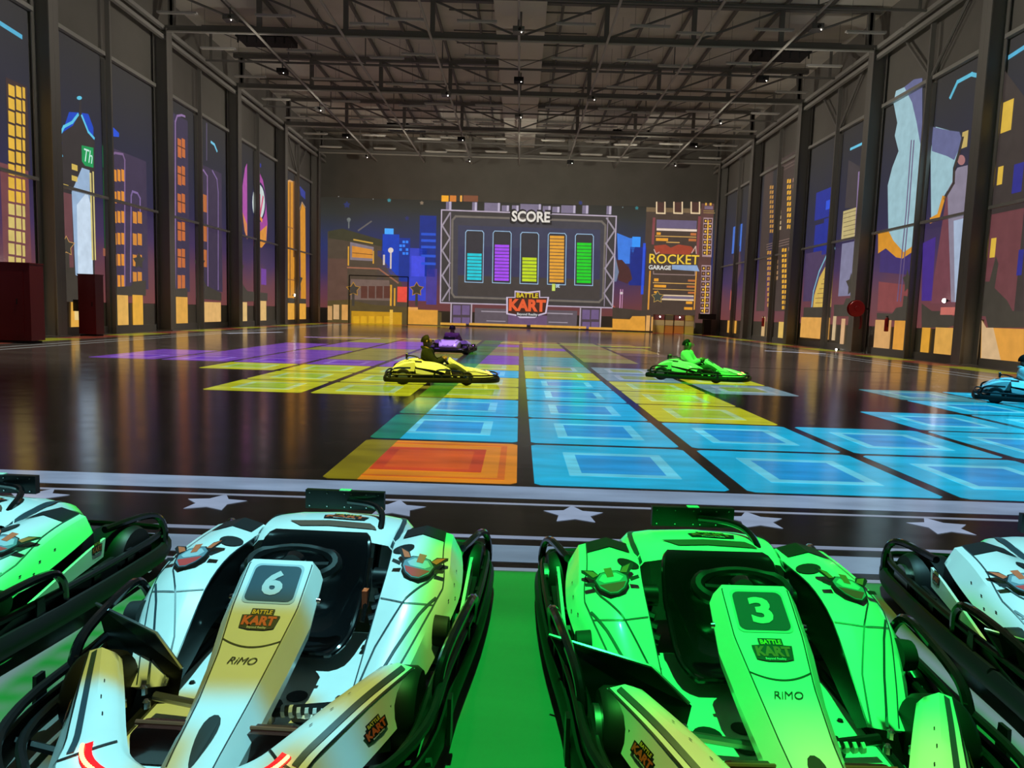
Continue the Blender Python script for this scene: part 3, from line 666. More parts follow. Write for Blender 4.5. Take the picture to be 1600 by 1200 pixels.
A_rects(t, 'amber_window', 'B', [(1026, 1032.5, 363, 367), (1025, 1044, 372, 376.5), (1022, 1029, 435, 439.5), (1022, 1041, 445, 449), (1022, 1028, 455, 458), (1072, 1082, 471, 475), (1069, 1082, 480, 484)], (226, 154, 46), 3)
A_rects(t, 'amber_window_dim', 'B', [(1079, 1088, 364, 368), (1076, 1088, 373, 377), (1075, 1086, 437, 440), (1073, 1086, 446.5, 449.5), (1075, 1086, 456, 459)], (184, 106, 56), 3)
A_rects(t, 'amber_line', 'B', [(1024, 1088, 369, 370.3), (1041, 1062, 378, 379.5), (1020, 1086, 442, 443.3), (1020, 1086, 452, 453)], (206, 160, 86), 3)
A_rects(t, 'pillar', 'B', [(1020, 1024, 340, 382), (1091, 1095, 338, 400)], (128, 66, 70), 3); A_rects(t, 'amber_pillar', 'B', [(1014.5, 1017, 423, 484), (1087, 1089, 424, 484)], (214, 146, 56), 3)
A_poly(t, 'red_rocket', 'B', [(1022, 384), (1040, 382), (1048, 387), (1060, 382), (1080, 385), (1086, 392), (1076, 398), (1024, 396)], (158, 66, 46), 4)
A_line(t, 'rocket_outline', 'B', [(1022, 390), (1025, 397), (1030, 394)], .08, (190, 160, 150), 5); A_line(t, 'rocket_outline', 'B', [(1081, 395), (1087, 385), (1088, 396)], .08, (190, 160, 150), 5)
text_obj('sign_word', 'ROCKET', on_wallpx('B', 1053.5, 405, 78, 15, 6), light_paint((236, 196, 58)), t, .01); text_obj('sign_word', 'GARAGE', on_wallpx('B', 1031, 418, 35, 7, 6), light_paint((214, 214, 210)), t, .03)
A_poly(t, 'sign_ribbon', 'B', [(1050, 414), (1089, 414.5), (1093, 424), (1050, 421)], (136, 162, 200), 5)
A_line(t, 'ledge_outline', 'B', [(1021, 424), (1021, 428), (1086, 430), (1086, 424)], .08, (140, 118, 112), 4)
A_rect(t, 'white_ledge', 'B', 1036, 1084, 461, 463, (222, 196, 160), 3); A_rect(t, 'lavender_panel', 'B', 1036, 1084, 463, 467, (110, 98, 120), 3); A_rect(t, 'white_ledge', 'B', 1034, 1084, 467, 469.5, (222, 196, 160), 3)
A_star(t, 'star_outline', 'B', 1027.5, 464, 10.5, (190, 150, 70), 5); A_star(t, 'star', 'B', 1027.5, 464, 9, (66, 70, 62), 6)
A_rects(t, 'lit_panel', 'B', [(1010, 1016, 493, 517), (1018, 1022, 495, 517)], (216, 160, 90), 4)
t = art('projected_window_tower', 'slim cartoon tower with two blocks of square yellow windows beside the right corner', 'projection', 'B', 1104, 505)
A_rect(t, 'body', 'B', 1096, 1116, 318, 505, (92, 62, 58), 2); A_rect(t, 'crown', 'B', 1101, 1114, 322, 327, (120, 100, 116), 3); A_rects(t, 'crown_lamp', 'B', [(1102, 1104.5, 317, 321), (1109, 1112, 317, 321)], (226, 170, 70), 3); A_rects(t, 'crown_line', 'B', [(1099, 1116, 329, 330.2), (1099, 1117, 332, 333.3)], (150, 122, 74), 3)
for yy, n, x0 in ((340, 7, 1098.5), (414, 9, 1095.5)):
    A_poly(t, 'window_block', 'B', [(x0+.8, yy), (x0+15.6, yy+.5), (x0+13.2, yy+n*8.3+3.5), (x0-1.4, yy+n*8.3+3)], (164, 136, 140), 3)
    for j in range(n):
        for i in range(2):
            xx = x0+1.4+i*7.2-j*.28; y = yy+2.2+j*8.3; A_rect(t, 'window_frame', 'B', xx, xx+5.6, y, y+6, (62, 36, 26), 4); A_rect(t, 'window_light', 'B', xx+1.5, xx+4.1, y+1.6, y+4.4, (236, 186, 76) if (i+j) % 2 == 0 else (170, 120, 78), 5)
A_line(t, 'amber_seam', 'B', [(1106.5, 345), (1104.5, 398)], .09, (236, 180, 50), 6); A_line(t, 'amber_seam', 'B', [(1102.5, 446), (1100.5, 489)], .09, (236, 180, 50), 6)

# ---- left wall
def band(t, wl, pieces, sil):
    for x0, x1, y0, y1, c in pieces: A_rect(t, 'lit_panel', wl, x0, x1, y0, y1, c, 5)
    for p in sil: A_poly(t, 'dark_skyline', wl, p, SIL, 4)
OR1, OR2, OR3 = (222, 160, 60), (206, 150, 84), (214, 176, 110)
G = 'projections on the side walls'
t = art('projected_yellow_tower', 'cartoon tower front with rows of yellow windows at the far left edge', 'projection', 'L', 20, 440, G)
A_rect(t, 'body', 'L', 0, 44, 260, 452, (112, 66, 70), 1); A_rect(t, 'body_upper', 'L', 9, 42, 128, 262, (62, 46, 46), 2)
for j in range(15):
    for x0, x1 in ((13, 22.5), (25, 33), (35, 39)): A_rect(t, 'window', 'L', x0, x1, 133+j*20.6+(x0-13)*.16, 150+j*20.6+(x0-13)*.16, (222, 176, 62) if j < 9 else (206, 184, 108), 3)
A_line(t, 'blue_streak', 'L', [(0, 36), (33, 57)], .14, (80, 170, 205), 2)
band(t, 'L', [(35, 42, 452, 512, OR3), (44, 48.5, 450, 508, OR1)], [[(0, 430), (46, 432), (46, 455), (0, 455)]])
t = art('projected_yellow_strip', 'narrow strip of yellow windows just right of the nearest left column', 'projection', 'L', 82, 420, G)
for j in range(15):
    for x0, x1 in ((76.5, 79), (80, 83.5)): A_rect(t, 'window', 'L', x0, x1, 135+j*18.6, 150+j*18.6, (214, 164, 52) if j < 9 else (196, 160, 100), 3)
A_rect(t, 'body', 'L', 76, 92, 300, 440, (112, 66, 70), 1); A_rect(t, 'lit_panel', 'L', 78, 87.5, 432, 490, (196, 170, 130), 5)
t = art('projected_spire_building', 'dark cartoon building with a blue-edged spire and a green sign', 'projection', 'L', 120, 440, G)
A_poly(t, 'blue_glow', 'L', [(98, 205), (108, 175), (125, 176), (138, 178), (146, 200), (146, 225), (98, 225)], (26, 70, 190), 1)
A_poly(t, 'body', 'L', [(84, 250), (95, 216), (99, 206), (114, 196), (123, 180), (124.5, 152), (126.5, 152), (128, 182), (138, 208), (148, 220), (148, 440), (84, 440)], (52, 47, 48), 2)
A_line(t, 'blue_edge', 'L', [(96, 206), (100, 198), (113, 191), (122, 179)], .10, (90, 190, 225), 3); A_line(t, 'blue_edge', 'L', [(128, 181), (138, 206), (147, 216)], .10, (90, 190, 225), 3)
A_disc(t, 'spire_lamp', 'L', 124, 153, 4, 3, (90, 190, 220), 3); A_poly(t, 'blue_glow', 'L', [(86, 226), (97, 222), (97, 244), (87, 252)], (40, 90, 200), 3); A_line(t, 'blue_edge', 'L', [(87, 252), (97, 243)], .1, (90, 180, 220), 4)
A_line(t, 'blue_arc', 'L', [(76, 82), (81, 90), (84, 102)], .08, (90, 150, 190), 2); A_line(t, 'blue_arc', 'L', [(84, 134), (90, 136), (93, 142)], .1, (90, 160, 200), 2)
A_rect(t, 'lower_body', 'L', 84, 112, 300, 440, (104, 66, 70), 3)
A_rects(t, 'window', 'L', [(88, 98, y, y+9) for y in (298, 313, 330, 348, 365)]+[(97, 107, 288, 294), (112, 121, 257, 266), (112, 121, 275, 283)], (206, 178, 86), 4)
A_poly(t, 'white_light_shaft', 'L', [(112, 300), (128, 262), (140, 266), (142, 436), (118, 430)], (150, 176, 206), 4)
A_poly(t, 'pale_light_shaft', 'L', [(120, 320), (136, 300), (142, 320), (146, 444), (122, 432)], (196, 214, 232), 5)
A_rects(t, 'shaft_bar', 'L', [(140, 142.5, 270, 406), (144.5, 146.5, 268, 406)], (206, 190, 120), 6)
A_poly(t, 'green_sign', 'L', [(127.5, 227), (146, 231), (146, 262), (133, 259), (128, 252)], (28, 150, 84), 5)
text_obj('sign_word', 'Th', on_wallpx('L', 138, 244, 13, 20, 6), light_paint((200, 236, 226)), t, 0, .3)
A_rect(t, 'green_sign', 'L', 160, 163.5, 228, 262, (40, 170, 100), 5); A_rect(t, 'green_strip', 'L', 161, 165, 266, 388, (56, 156, 76), 5); A_rect(t, 'brown_strip', 'L', 161, 165, 388, 400, (150, 90, 70), 5)
A_star(t, 'star_outline', 'L', 103.5, 385, 17, (196, 150, 84), 6, .84); A_star(t, 'star', 'L', 103.5, 385, 15, SIL, 7, .84); A_rect(t, 'star_stand', 'L', 99, 108, 395, 428, SIL, 6)
A_poly(t, 'dark_skyline', 'L', [(80, 424), (92, 424), (94, 418), (116, 418), (119, 434), (138, 436), (142, 446), (150, 446), (150, 474), (80, 470)], SIL, 6)
A_poly(t, 'lit_panel', 'L', [(111, 470), (149, 471), (149, 510), (111, 511)], (222, 166, 70), 5); A_rect(t, 'lit_panel_pale', 'L', 116, 130, 474, 500, (226, 196, 130), 6); A_rect(t, 'lit_panel', 'L', 151, 155, 468, 507, OR2, 5)
t = art('projected_arch_tower', 'purple outlined cartoon tower with pairs of orange windows right of the green sign', 'projection', 'L', 195, 445, G)
A_rect(t, 'body', 'L', 167, 228, 240, 450, (62, 52, 76), 1); A_poly(t, 'blue_glow', 'L', [(163, 212), (165, 196), (172, 194), (186, 208), (186, 214)], (34, 80, 210), 2)
A_line(t, 'outline', 'L', [(173, 450), (173, 250), (175, 241), (180, 239), (192, 241), (195, 250), (195, 450)], .09, (122, 96, 136), 3); A_line(t, 'outline', 'L', [(204, 440), (205, 306), (207, 299), (215, 302), (219, 310), (219, 330)], .09, (122, 100, 150), 3)
for y in (265, 299, 330, 364, 397, 430):
    for x0, x1 in ((176.5, 182), (183.5, 188), (189.5, 194)): A_rect(t, 'window', 'L', x0, x1, y, y+18, (218, 140, 52), 4)
for y in (331, 365, 398, 425):
    for x0, x1 in ((207.5, 213.5), (215, 221.5)): A_rect(t, 'window', 'L', x0, x1, y, y+18, (206, 134, 54), 4)
A_star(t, 'star', 'L', 217, 408, 14, SIL, 6, .7)
A_poly(t, 'dark_skyline', 'L', [(167, 449), (205, 447), (208, 440), (228, 438), (228, 462), (167, 464)], SIL, 5)
for x0, x1, y0, y1, c in ((168, 171, 462, 500, OR2), (173, 200, 461, 508, (218, 168, 84)), (207, 223, 461, 508, (222, 164, 58))): A_rect(t, 'lit_panel', 'L', x0, x1, y0, y1, c, 6)
t = art('projected_round_top_tower', 'tall purple outlined cartoon tower with one column of orange windows and a blue strip', 'projection', 'L', 285, 450, G)
A_rect(t, 'body', 'L', 261, 293, 180, 455, (58, 50, 74), 1); A_rect(t, 'blue_strip', 'L', 261, 264.5, 172, 330, (44, 70, 190), 2); A_line(t, 'outline', 'L', [(274, 450), (274, 190), (277, 181), (284, 180), (289, 182)], .1, (134, 106, 152), 3)
for y in (217, 260, 303, 347, 389, 430):
    for x0, x1 in ((277.5, 283), (284, 289)): A_rect(t, 'window', 'L', x0, x1, y, y+29-(y > 400)*8, (190, 104, 54), 4)
A_rects(t, 'window_bar', 'L', [(277, 289.5, y+12, y+14) for y in (217, 260, 303, 347, 389)], (90, 52, 40), 5)
A_poly(t, 'dark_skyline', 'L', [(260, 452), (293, 450), (293, 464), (260, 466)], SIL, 5)
for x0, x1, y0, y1, c in ((261, 272, 470, 507, OR2), (273, 293, 464, 506, (216, 160, 70))): A_rect(t, 'lit_panel', 'L', x0, x1, y0, y1, c, 6)
t = art('projected_double_arch_house', 'purple arch outlined cartoon house with orange windows left of the third left column', 'projection', 'L', 325, 450, G)
A_rect(t, 'body', 'L', 306, 346, 262, 455, (60, 50, 72), 1)
A_line(t, 'outline', 'L', [(308, 264), (318, 266), (324, 275), (325, 450)], .1, (134, 106, 152), 3); A_line(t, 'outline', 'L', [(332, 267), (339, 280), (341, 300), (341, 452)], .1, (120, 98, 146), 3); A_line(t, 'outline', 'L', [(323, 193), (323, 250)], .07, (100, 90, 120), 3)
A_line(t, 'blue_arc', 'L', [(330, 222), (335, 226), (339, 236)], .13, (110, 190, 220), 3)
for y in (304, 350, 390):
    for x0, x1 in ((308, 314.5), (315.5, 323)): A_rect(t, 'window', 'L', x0, x1, y, y+27, (180, 104, 56), 4)
A_star(t, 'star', 'L', 312, 412, 15, SIL, 6, .6); A_poly(t, 'dark_skyline', 'L', [(306, 430), (318, 436), (322, 446), (346, 458), (346, 470), (306, 466)], SIL, 5)
for x0, x1, y0, y1, c in ((307, 345, 472, 503, (218, 172, 106)),): A_rect(t, 'lit_panel', 'L', x0, x1, y0, y1, c, 6)
t = art('projected_pink_sign', 'round pink cartoon sign with a white disc between the third and fourth left columns', 'projection', 'L', 398, 450, G)
A_poly(t, 'pink_shape', 'L', [(379, 330), (379, 290), (383, 262), (386, 255), (386.5, 374), (382, 360)], (168, 80, 160), 2)
A_poly(t, 'pink_shape', 'L', [(397, 263), (404, 266), (411, 282), (415, 305), (418, 350), (416, 378), (409, 386), (397, 383)], (160, 70, 150), 2)
A_poly(t, 'orange_tail', 'L', [(397, 370), (417, 352), (416, 378), (409, 387), (397, 384)], (212, 140, 60), 3); A_poly(t, 'orange_tail', 'L', [(379, 332), (386, 350), (386.5, 374), (382, 360)], (206, 130, 80), 3)
A_disc(t, 'dark_ring', 'L', 404, 316, 11.5, 32, (36, 36, 70), 3); A_disc(t, 'white_disc', 'L', 404, 316, 9.8, 28, (196, 208, 206), 4)
A_line(t, 'pink_scribble', 'L', [(399, 295), (400, 330), (405, 322), (400, 312), (404, 304), (399, 297)], .22, (196, 84, 110), 5); A_line(t, 'pink_scribble', 'L', [(406, 305), (406, 338), (409, 320), (411, 308)], .2, (206, 84, 120), 5); A_line(t, 'orange_scribble', 'L', [(405, 338), (409, 344)], .25, (224, 140, 60), 5)
A_rect(t, 'blue_glow', 'L', 368, 376, 305, 340, (44, 84, 200), 1); A_rect(t, 'violet_glow', 'L', 408, 416, 420, 445, (110, 62, 150), 1); A_poly(t, 'blue_glow', 'L', [(397, 250), (408, 256), (408, 262), (397, 256)], (46, 56, 150), 1)
A_poly(t, 'dark_skyline', 'L', [(368, 452), (376, 440), (387, 455), (418, 458), (418, 470), (368, 472)], SIL, 5); A_star(t, 'star', 'L', 374, 420, 16, SIL, 6, .5)
for x0, x1, y0, y1, c in ((370, 386, 472, 503, (216, 180, 116)), (398, 416, 470, 501, (216, 176, 110)),): A_rect(t, 'lit_panel', 'L', x0, x1, y0, y1, c, 6)
t = art('projected_orange_arches', 'orange arched cartoon facade between the fourth and fifth left columns', 'projection', 'L', 460, 470, G)
A_poly(t, 'orange_wall', 'L', [(443, 466), (443, 292), (446, 284), (453, 282), (462, 284), (466, 300), (466, 466)], (206, 138, 42), 2)
A_rects(t, 'dark_gap', 'L', [(452.5, 454, 285, 462), (458, 462, 284, 402)], (120, 78, 40), 3); A_rects(t, 'cross_line', 'L', [(443, 466, 355, 357), (443, 466, 436, 438)], (150, 96, 50), 3)
A_line(t, 'outline', 'L', [(442.5, 300), (446, 284), (453, 282), (457, 284)], .1, (196, 150, 104), 4)
A_poly(t, 'orange_wall', 'L', [(470, 468), (469, 330), (472, 318), (477, 326), (478, 468)], (206, 138, 42), 2); A_line(t, 'outline', 'L', [(468, 400), (468, 328), (472, 316), (477, 324)], .1, (170, 140, 110), 4); A_poly(t, 'blue_gap', 'L', [(468, 290), (477, 300), (477, 312), (470, 305)], (50, 60, 140), 2)
A_star(t, 'star', 'L', 466, 440, 18, SIL, 6, .4)
for x0, x1, y0, y1, c in ((444, 478, 474, 501, OR1),): A_rect(t, 'lit_panel', 'L', x0, x1, y0, y1, c, 6)
A_rect(t, 'dark_skyline', 'L', 443, 478, 466, 475, SIL, 5)
t = art('projected_corner_sign', 'cyan strip and yellow-green sign reading ER in the far left corner', 'projection', 'L', 507, 480, G)
A_rect(t, 'cyan_panel', 'L', 499, 508, 306, 350, (86, 176, 196), 2); A_rect(t, 'yellow_sign', 'L', 503, 509, 358, 380, (200, 216, 30), 3); text_obj('sign_word', 'ER', on_wallpx('L', 506, 369, 5, 15, 4), light_paint((80, 110, 20)), t, .02)
A_rect(t, 'orange_panel', 'L', 503, 508.5, 416, 468, (214, 146, 50), 2); A_rect(t, 'lit_panel', 'L', 501, 508, 474, 498, OR1, 4)

# ---- right wall
t = art('projected_yellow_window_block', 'dark cartoon block with scattered yellow windows at the far right edge', 'projection', 'R', 1570, 480, G)
A_poly(t, 'body', 'R', [(1534, 250), (1534, 100), (1570, 110), (1600, 150), (1600, 500), (1534, 490)], (58, 50, 48), 1); A_rect(t, 'lower_body', 'R', 1550, 1600, 330, 500, (104, 60, 64), 2)
A_rects(t, 'window', 'R', [(1568, 1584, 157, 204), (1560, 1568, 260, 288), (1549, 1557, 372, 402), (1534, 1537, 153, 196)], (212, 174, 64), 3)
A_line(t, 'blue_streak', 'R', [(1577, 89), (1600, 74)], .14, (80, 170, 205), 3); A_rects(t, 'blue_glow', 'R', [(1585, 1600, 255, 300), (1592, 1600, 390, 430)], (44, 44, 130), 3)
A_poly(t, 'dark_skyline', 'R', [(1534, 440), (1546, 440), (1556, 400), (1560, 412), (1554, 450), (1574, 470), (1582, 486), (1600, 486), (1600, 512), (1544, 512), (1540, 494), (1534, 494)], SIL, 5)
A_poly(t, 'lit_panel', 'R', [(1534, 500), (1541, 512), (1600, 514), (1600, 568), (1532, 560)], (214, 150, 62), 4); A_poly(t, 'lit_panel_pale', 'R', [(1534, 500), (1541, 512), (1552, 512), (1564, 564), (1533, 560)], (206, 172, 128), 5)
# a big pale cartoon shape, kept plain
t = art('projected_pale_shape', 'huge pale white and lavender cartoon shape with orange edges on the right wall', 'projection', 'R', 1420, 400, G)
PALE, LAV = (150, 186, 196), (96, 100, 140)
A_poly(t, 'orange_edge', 'R', [(1372, 396), (1384, 388), (1400, 402), (1410, 404), (1428, 392), (1432, 360), (1430, 350), (1372, 362)], (206, 140, 42), 2)
A_poly(t, 'pale_body', 'R', [(1388, 360), (1387, 290), (1394, 262), (1404, 236), (1398, 212), (1402, 192), (1396, 160), (1400, 142), (1418, 134), (1440, 132), (1440, 300), (1433, 372), (1424, 386), (1412, 394), (1396, 376)], PALE, 3)
A_poly(t, 'lavender_cap', 'R', [(1413, 136), (1428, 124), (1441, 122), (1441, 236), (1437, 220), (1432, 190), (1425, 160)], LAV, 4)
A_line(t, 'seam', 'R', [(1424, 220), (1416, 330), (1402, 470)], .08, (96, 80, 116), 5); A_line(t, 'seam', 'R', [(1428, 220), (1420, 330), (1407, 470)], .08, (96, 80, 116), 5)
A_poly(t, 'pale_body', 'R', [(1455, 346), (1454, 236), (1462, 198), (1484, 204), (1499, 206), (1502, 216), (1497, 236), (1489, 262), (1488, 284), (1474, 308), (1466, 338)], PALE, 3)
A_poly(t, 'lavender_cap', 'R', [(1456, 236), (1456, 198), (1484, 204), (1499, 206), (1502, 216), (1497, 236), (1491, 250), (1480, 244)], LAV, 4)
A_line(t, 'orange_edge', 'R', [(1455, 344), (1466, 338), (1474, 310)], .22, (206, 140, 42), 4); A_line(t, 'dark_edge', 'R', [(1504, 216), (1499, 238), (1491, 264), (1490, 286), (1476, 310)], .14, (56, 48, 44), 4)
A_poly(t, 'pale_edge', 'R', [(1344.5, 334), (1348, 300), (1356, 262), (1353, 180), (1357, 170), (1358, 340)], (168, 190, 190), 3); A_line(t, 'orange_edge', 'R', [(1344, 300), (1348, 282), (1354, 250), (1352, 200), (1358, 168)], .2, (206, 146, 60), 4)
t = art('projected_lavender_building', 'pale lavender lit cartoon building left of the nearest right column', 'projection', 'R', 1485, 470, G)
A_poly(t, 'wall_shape', 'R', [(1478, 310), (1490, 270), (1512, 262), (1508, 474), (1454, 474), (1454, 470)], (110, 62, 72), 1)
A_poly(t, 'light_shaft', 'R', [(1480, 290), (1496, 262), (1512, 258), (1510, 472), (1486, 472)], (132, 124, 142), 2); A_poly(t, 'light_shaft_bright', 'R', [(1490, 345), (1510, 340), (1505, 472), (1492, 472)], (160, 176, 200), 3)
A_poly(t, 'violet_glow', 'R', [(1442, 380), (1462, 370), (1456, 470), (1440, 470)], (66, 42, 130), 1); A_rect(t, 'yellow_window', 'R', 1504, 1513, 205, 230, (190, 166, 96), 3)
A_line(t, 'cyan_outline', 'R', [(1485, 152), (1496, 128), (1518, 116), (1527, 118), (1530, 131)], .14, (90, 178, 205), 2); A_disc(t, 'pink_star', 'R', 1502, 250, 6, 8, (160, 110, 110), 3)
A_poly(t, 'dark_skyline', 'R', [(1440, 474), (1456, 486), (1488, 486), (1488, 494), (1500, 494), (1500, 506), (1480, 512), (1440, 512)], SIL, 5)
for x0, x1, y0, y1, c in ((1441, 1454, 512, 552, (212, 152, 50)), (1462, 1490, 512, 561, (212, 158, 74)), (1470, 1496, 480, 492, (190, 104, 94))): A_rect(t, 'lit_panel', 'R', x0, x1, y0, y1, c, 6)
t = art('projected_pink_dusk', 'pink and violet cartoon dusk with a dark star statue under the pale shape', 'projection', 'R', 1405, 470, G)
A_poly(t, 'violet_glow', 'R', [(1376, 390), (1428, 396), (1426, 430), (1374, 425)], (60, 46, 104), 1); A_poly(t, 'pink_glow', 'R', [(1373, 440), (1424, 446), (1424, 490), (1371, 486)], (128, 64, 66), 1)
A_star(t, 'star', 'R', 1418, 440, 20, SIL, 6, .4); A_poly(t, 'dark_skyline', 'R', [(1370, 489), (1394, 490), (1400, 481), (1410, 479), (1412, 462), (1424, 464), (1424, 504), (1370, 498)], SIL, 5)
for x0, x1, y0, y1, c in ((1368, 1393, 500, 546, (206, 156, 96)), (1398, 1420, 501, 549, (214, 148, 56))): A_rect(t, 'lit_panel', 'R', x0, x1, y0, y1, c, 6)
t = art('projected_brick_house', 'pale brick cartoon house with dark mortar lines right of the third right column', 'projection', 'R', 1330, 470, G)
A_rect(t, 'brick_wall', 'R', 1318, 1345, 326, 372, (186, 170, 116), 2); A_rects(t, 'mortar', 'R', [(1318, 1345, 330+k*7, 331+k*7) for k in range(6)], (110, 96, 70), 3)
A_rect(t, 'pale_wall', 'R', 1316, 1344, 378, 462, (124, 122, 150), 2); A_poly(t, 'dark_upper', 'R', [(1320, 325), (1326, 250), (1346, 262), (1344, 326)], (62, 56, 60), 1); A_line(t, 'cyan_streak', 'R', [(1329, 233), (1348, 224)], .12, (100, 190, 220), 3); A_line(t, 'lavender_post', 'R', [(1342, 270), (1336, 376)], .14, (130, 110, 150), 3)
A_star(t, 'star', 'R', 1330, 445, 19, SIL, 6, .45); A_poly(t, 'dark_skyline', 'R', [(1303, 476), (1318, 476), (1322, 466), (1338, 466), (1340, 478), (1340, 494), (1303, 494)], SIL, 5)
for x0, x1, y0, y1, c in ((1302, 1307, 494, 532, (196, 170, 130)), (1315, 1321, 498, 538, (206, 164, 120)), (1331, 1337, 496, 538, OR1)): A_rect(t, 'lit_panel', 'R', x0, x1, y0, y1, c, 6)
t = art('projected_yellow_arch', 'quarter arch of yellow bricks under blue cartoon towers on the right wall', 'projection', 'R', 1285, 480, G)
A_rects(t, 'blue_tower', 'R', [(1276, 1303, 296, 340), (1288, 1303, 340, 396), (1274, 1290, 350, 392)], (34, 46, 140), 1); A_rect(t, 'blue_glow', 'R', 1291, 1302, 312, 326, (44, 80, 210), 2); A_rect(t, 'violet_wall', 'R', 1260, 1303, 392, 470, (74, 58, 90), 1)
A_poly(t, 'brick_arch', 'R', [(1270, 484), (1272, 462), (1280, 434), (1292, 412), (1302, 404), (1298, 484)], (204, 170, 84), 3)
A_rects(t, 'mortar', 'R', [(1274+max(0, 6-k)*3, 1300, 420+k*7.5, 421+k*7.5) for k in range(8)], (120, 92, 60), 4)
A_line(t, 'arch_outline', 'R', [(1268, 482), (1271, 455), (1280, 424), (1292, 398), (1304, 388)], .12, (120, 170, 190), 4)
A_rect(t, 'dark_skyline', 'R', 1256, 1299, 480, 497, SIL, 5)
for x0, x1, y0, y1, c in ((1252, 1297, 496, 529, (216, 158, 78)),): A_rect(t, 'lit_panel', 'R', x0, x1, y0, y1, c, 6)
t = art('projected_lattice_tower', 'brown cartoon tower with lattices of small yellow windows between right columns', 'projection', 'R', 1225, 480, G)
A_rects(t, 'body', 'R', [(1196, 1209, 260, 486), (1216, 1254, 240, 486)], (66, 54, 50), 1)
for x0, x1, y0, y1, nx, ny, c in ((1203, 1209.5, 290, 366, 2, 10, (180, 130, 60)), (1216.5, 1222, 280, 362, 1, 10, (196, 170, 130)), (1230, 1237, 280, 360, 2, 9, (226, 166, 52)), (1239, 1247, 278, 360, 2, 9, (170, 130, 110)), (1199, 1206, 392, 482, 2, 11, (190, 136, 60)), (1212, 1217, 390, 440, 1, 6, (170, 130, 90)), (1222, 1230, 388, 486, 2, 12, (226, 166, 52)), (1232, 1240, 386, 482, 2, 11, (170, 134, 110))):
    dx = (x1-x0)/nx; dy = (y1-y0)/ny; A_rects(t, 'lattice_window', 'R', [(x0+i*dx, x0+(i+.72)*dx, y0+j*dy, y0+(j+.66)*dy) for i in range(nx) for j in range(ny)], c, 3)
A_rects(t, 'cornice', 'R', [(1198, 1254, 374+k*4, 375.5+k*4) for k in range(3)]+[(1216, 1252, 250+k*5, 251+k*5) for k in range(3)], (112, 92, 84), 3)
for x0, x1, y0, y1, c in ((1191, 1196, 495, 527, (196, 160, 110)), (1199, 1209, 495, 527, (206, 170, 110)), (1217, 1230, 503, 530, (214, 176, 90)), (1234, 1239, 484, 520, (206, 156, 84))): A_rect(t, 'lit_panel', 'R', x0, x1, y0, y1, c, 6)
t = art('projected_corner_city', 'blue sky, red sail and an orange lit panel at the far right corner', 'projection', 'R', 1150, 480, G)
A_rect(t, 'blue_glow', 'R', 1146, 1160, 352, 394, (66, 110, 200), 2); A_poly(t, 'red_sail', 'R', [(1140, 484), (1142, 452), (1147, 480), (1145, 487)], (196, 92, 76), 3); A_poly(t, 'dark_sail', 'R', [(1145, 400), (1156, 384), (1158, 420), (1150, 450)], (84, 62, 72), 2)
A_rects(t, 'tower_strip', 'R', [(1170, 1180, 330, 420), (1167, 1177, 420, 480)], (84, 58, 48), 2); A_rects(t, 'amber_window', 'R', [(1173, 1180, 338, 342), (1172, 1179, 348, 352), (1168, 1171, 424, 428), (1168, 1172, 436, 440), (1168, 1173, 448, 452), (1167, 1172, 470, 474)], (226, 160, 60), 3); A_disc(t, 'red_ball', 'R', 1174, 366, 5, 8, (160, 80, 66), 3)
for x0, x1, y0, y1, c in ((1137, 1151, 501, 522, (212, 152, 62)), (1161, 1165, 495, 522, (196, 120, 80))): A_rect(t, 'lit_panel', 'R', x0, x1, y0, y1, c, 6)

# ------------------------------------------------------------------ go-karts (local frame: front is -y, z up, 1.96 m long)
class Surf:
    def __init__(s, rows): s.r = [[Vector(p) for p in r] for r in rows]; s.nv = len(rows); s.nu = len(rows[0])
    def row(s, v):
        f = min(max(v, 0), 1)*(s.nv-1); i = min(int(f), s.nv-2); t = f-i; out = []
        for k in range(s.nu):
            p1, p2 = s.r[i][k], s.r[i+1][k]; p0 = s.r[i-1][k] if i else p1*2-p2; p3 = s.r[i+2][k] if i+2 < s.nv else p2*2-p1
            out.append(.5*((2*p1)+(p2-p0)*t+(2*p0-5*p1+4*p2-p3)*t*t+(3*p1-p0-3*p2+p3)*t**3))
        return out
    def pt(s, u, v):
        r = s.row(v); f = min(max(u, 0), 1)*(s.nu-1); i = min(int(f), s.nu-2); t = f-i; return r[i].lerp(r[i+1], t)
    def nrm(s, u, v):
        e = .01; n = (s.pt(u+e, v)-s.pt(u-e, v)).cross(s.pt(u, v+e)-s.pt(u, v-e)).normalized()
        return n if n.z > 0 or abs(n.z) < .05 else -n
    def off(s, u, v, d=.003):
        n = s.nrm(u, v)
        return s.pt(u, v)+n*d
    def mesh(s, nv=18, sub=2):
        rows = []
        for j in range(nv+1):
            v = j/nv; r = s.row(v); rr = []
            for k in range(s.nu-1):
                for q in range(sub): rr.append(r[k].lerp(r[k+1], q/sub))
            rr.append(r[-1]); rows.append(rr)
        return MB().grid(rows)
    def line(s, uv, w, n=8, d=.003):
        pts = []
        for (u0, v0), (u1, v1) in zip(uv, uv[1:]):
            for k in range(n): t = k/n; pts.append((u0+(u1-u0)*t, v0+(v1-v0)*t))
        pts.append(uv[-1]); P = [s.off(u, v, d) for u, v in pts]; N = [s.nrm(u, v) for u, v in pts]; m = MB(); L = []; R = []
        for i in range(len(P)):
            a = P[max(i-1, 0)]; b = P[min(i+1, len(P)-1)]; sd = (b-a).cross(N[i]).normalized()*w/2; L.append(P[i]-sd); R.append(P[i]+sd)
        return m.grid([L, R])
def mirror_mb(m): o = MB(); o.v = [(-a, b, c) for a, b, c in m.v]; o.f = [tuple(reversed(q)) for q in m.f]; return o

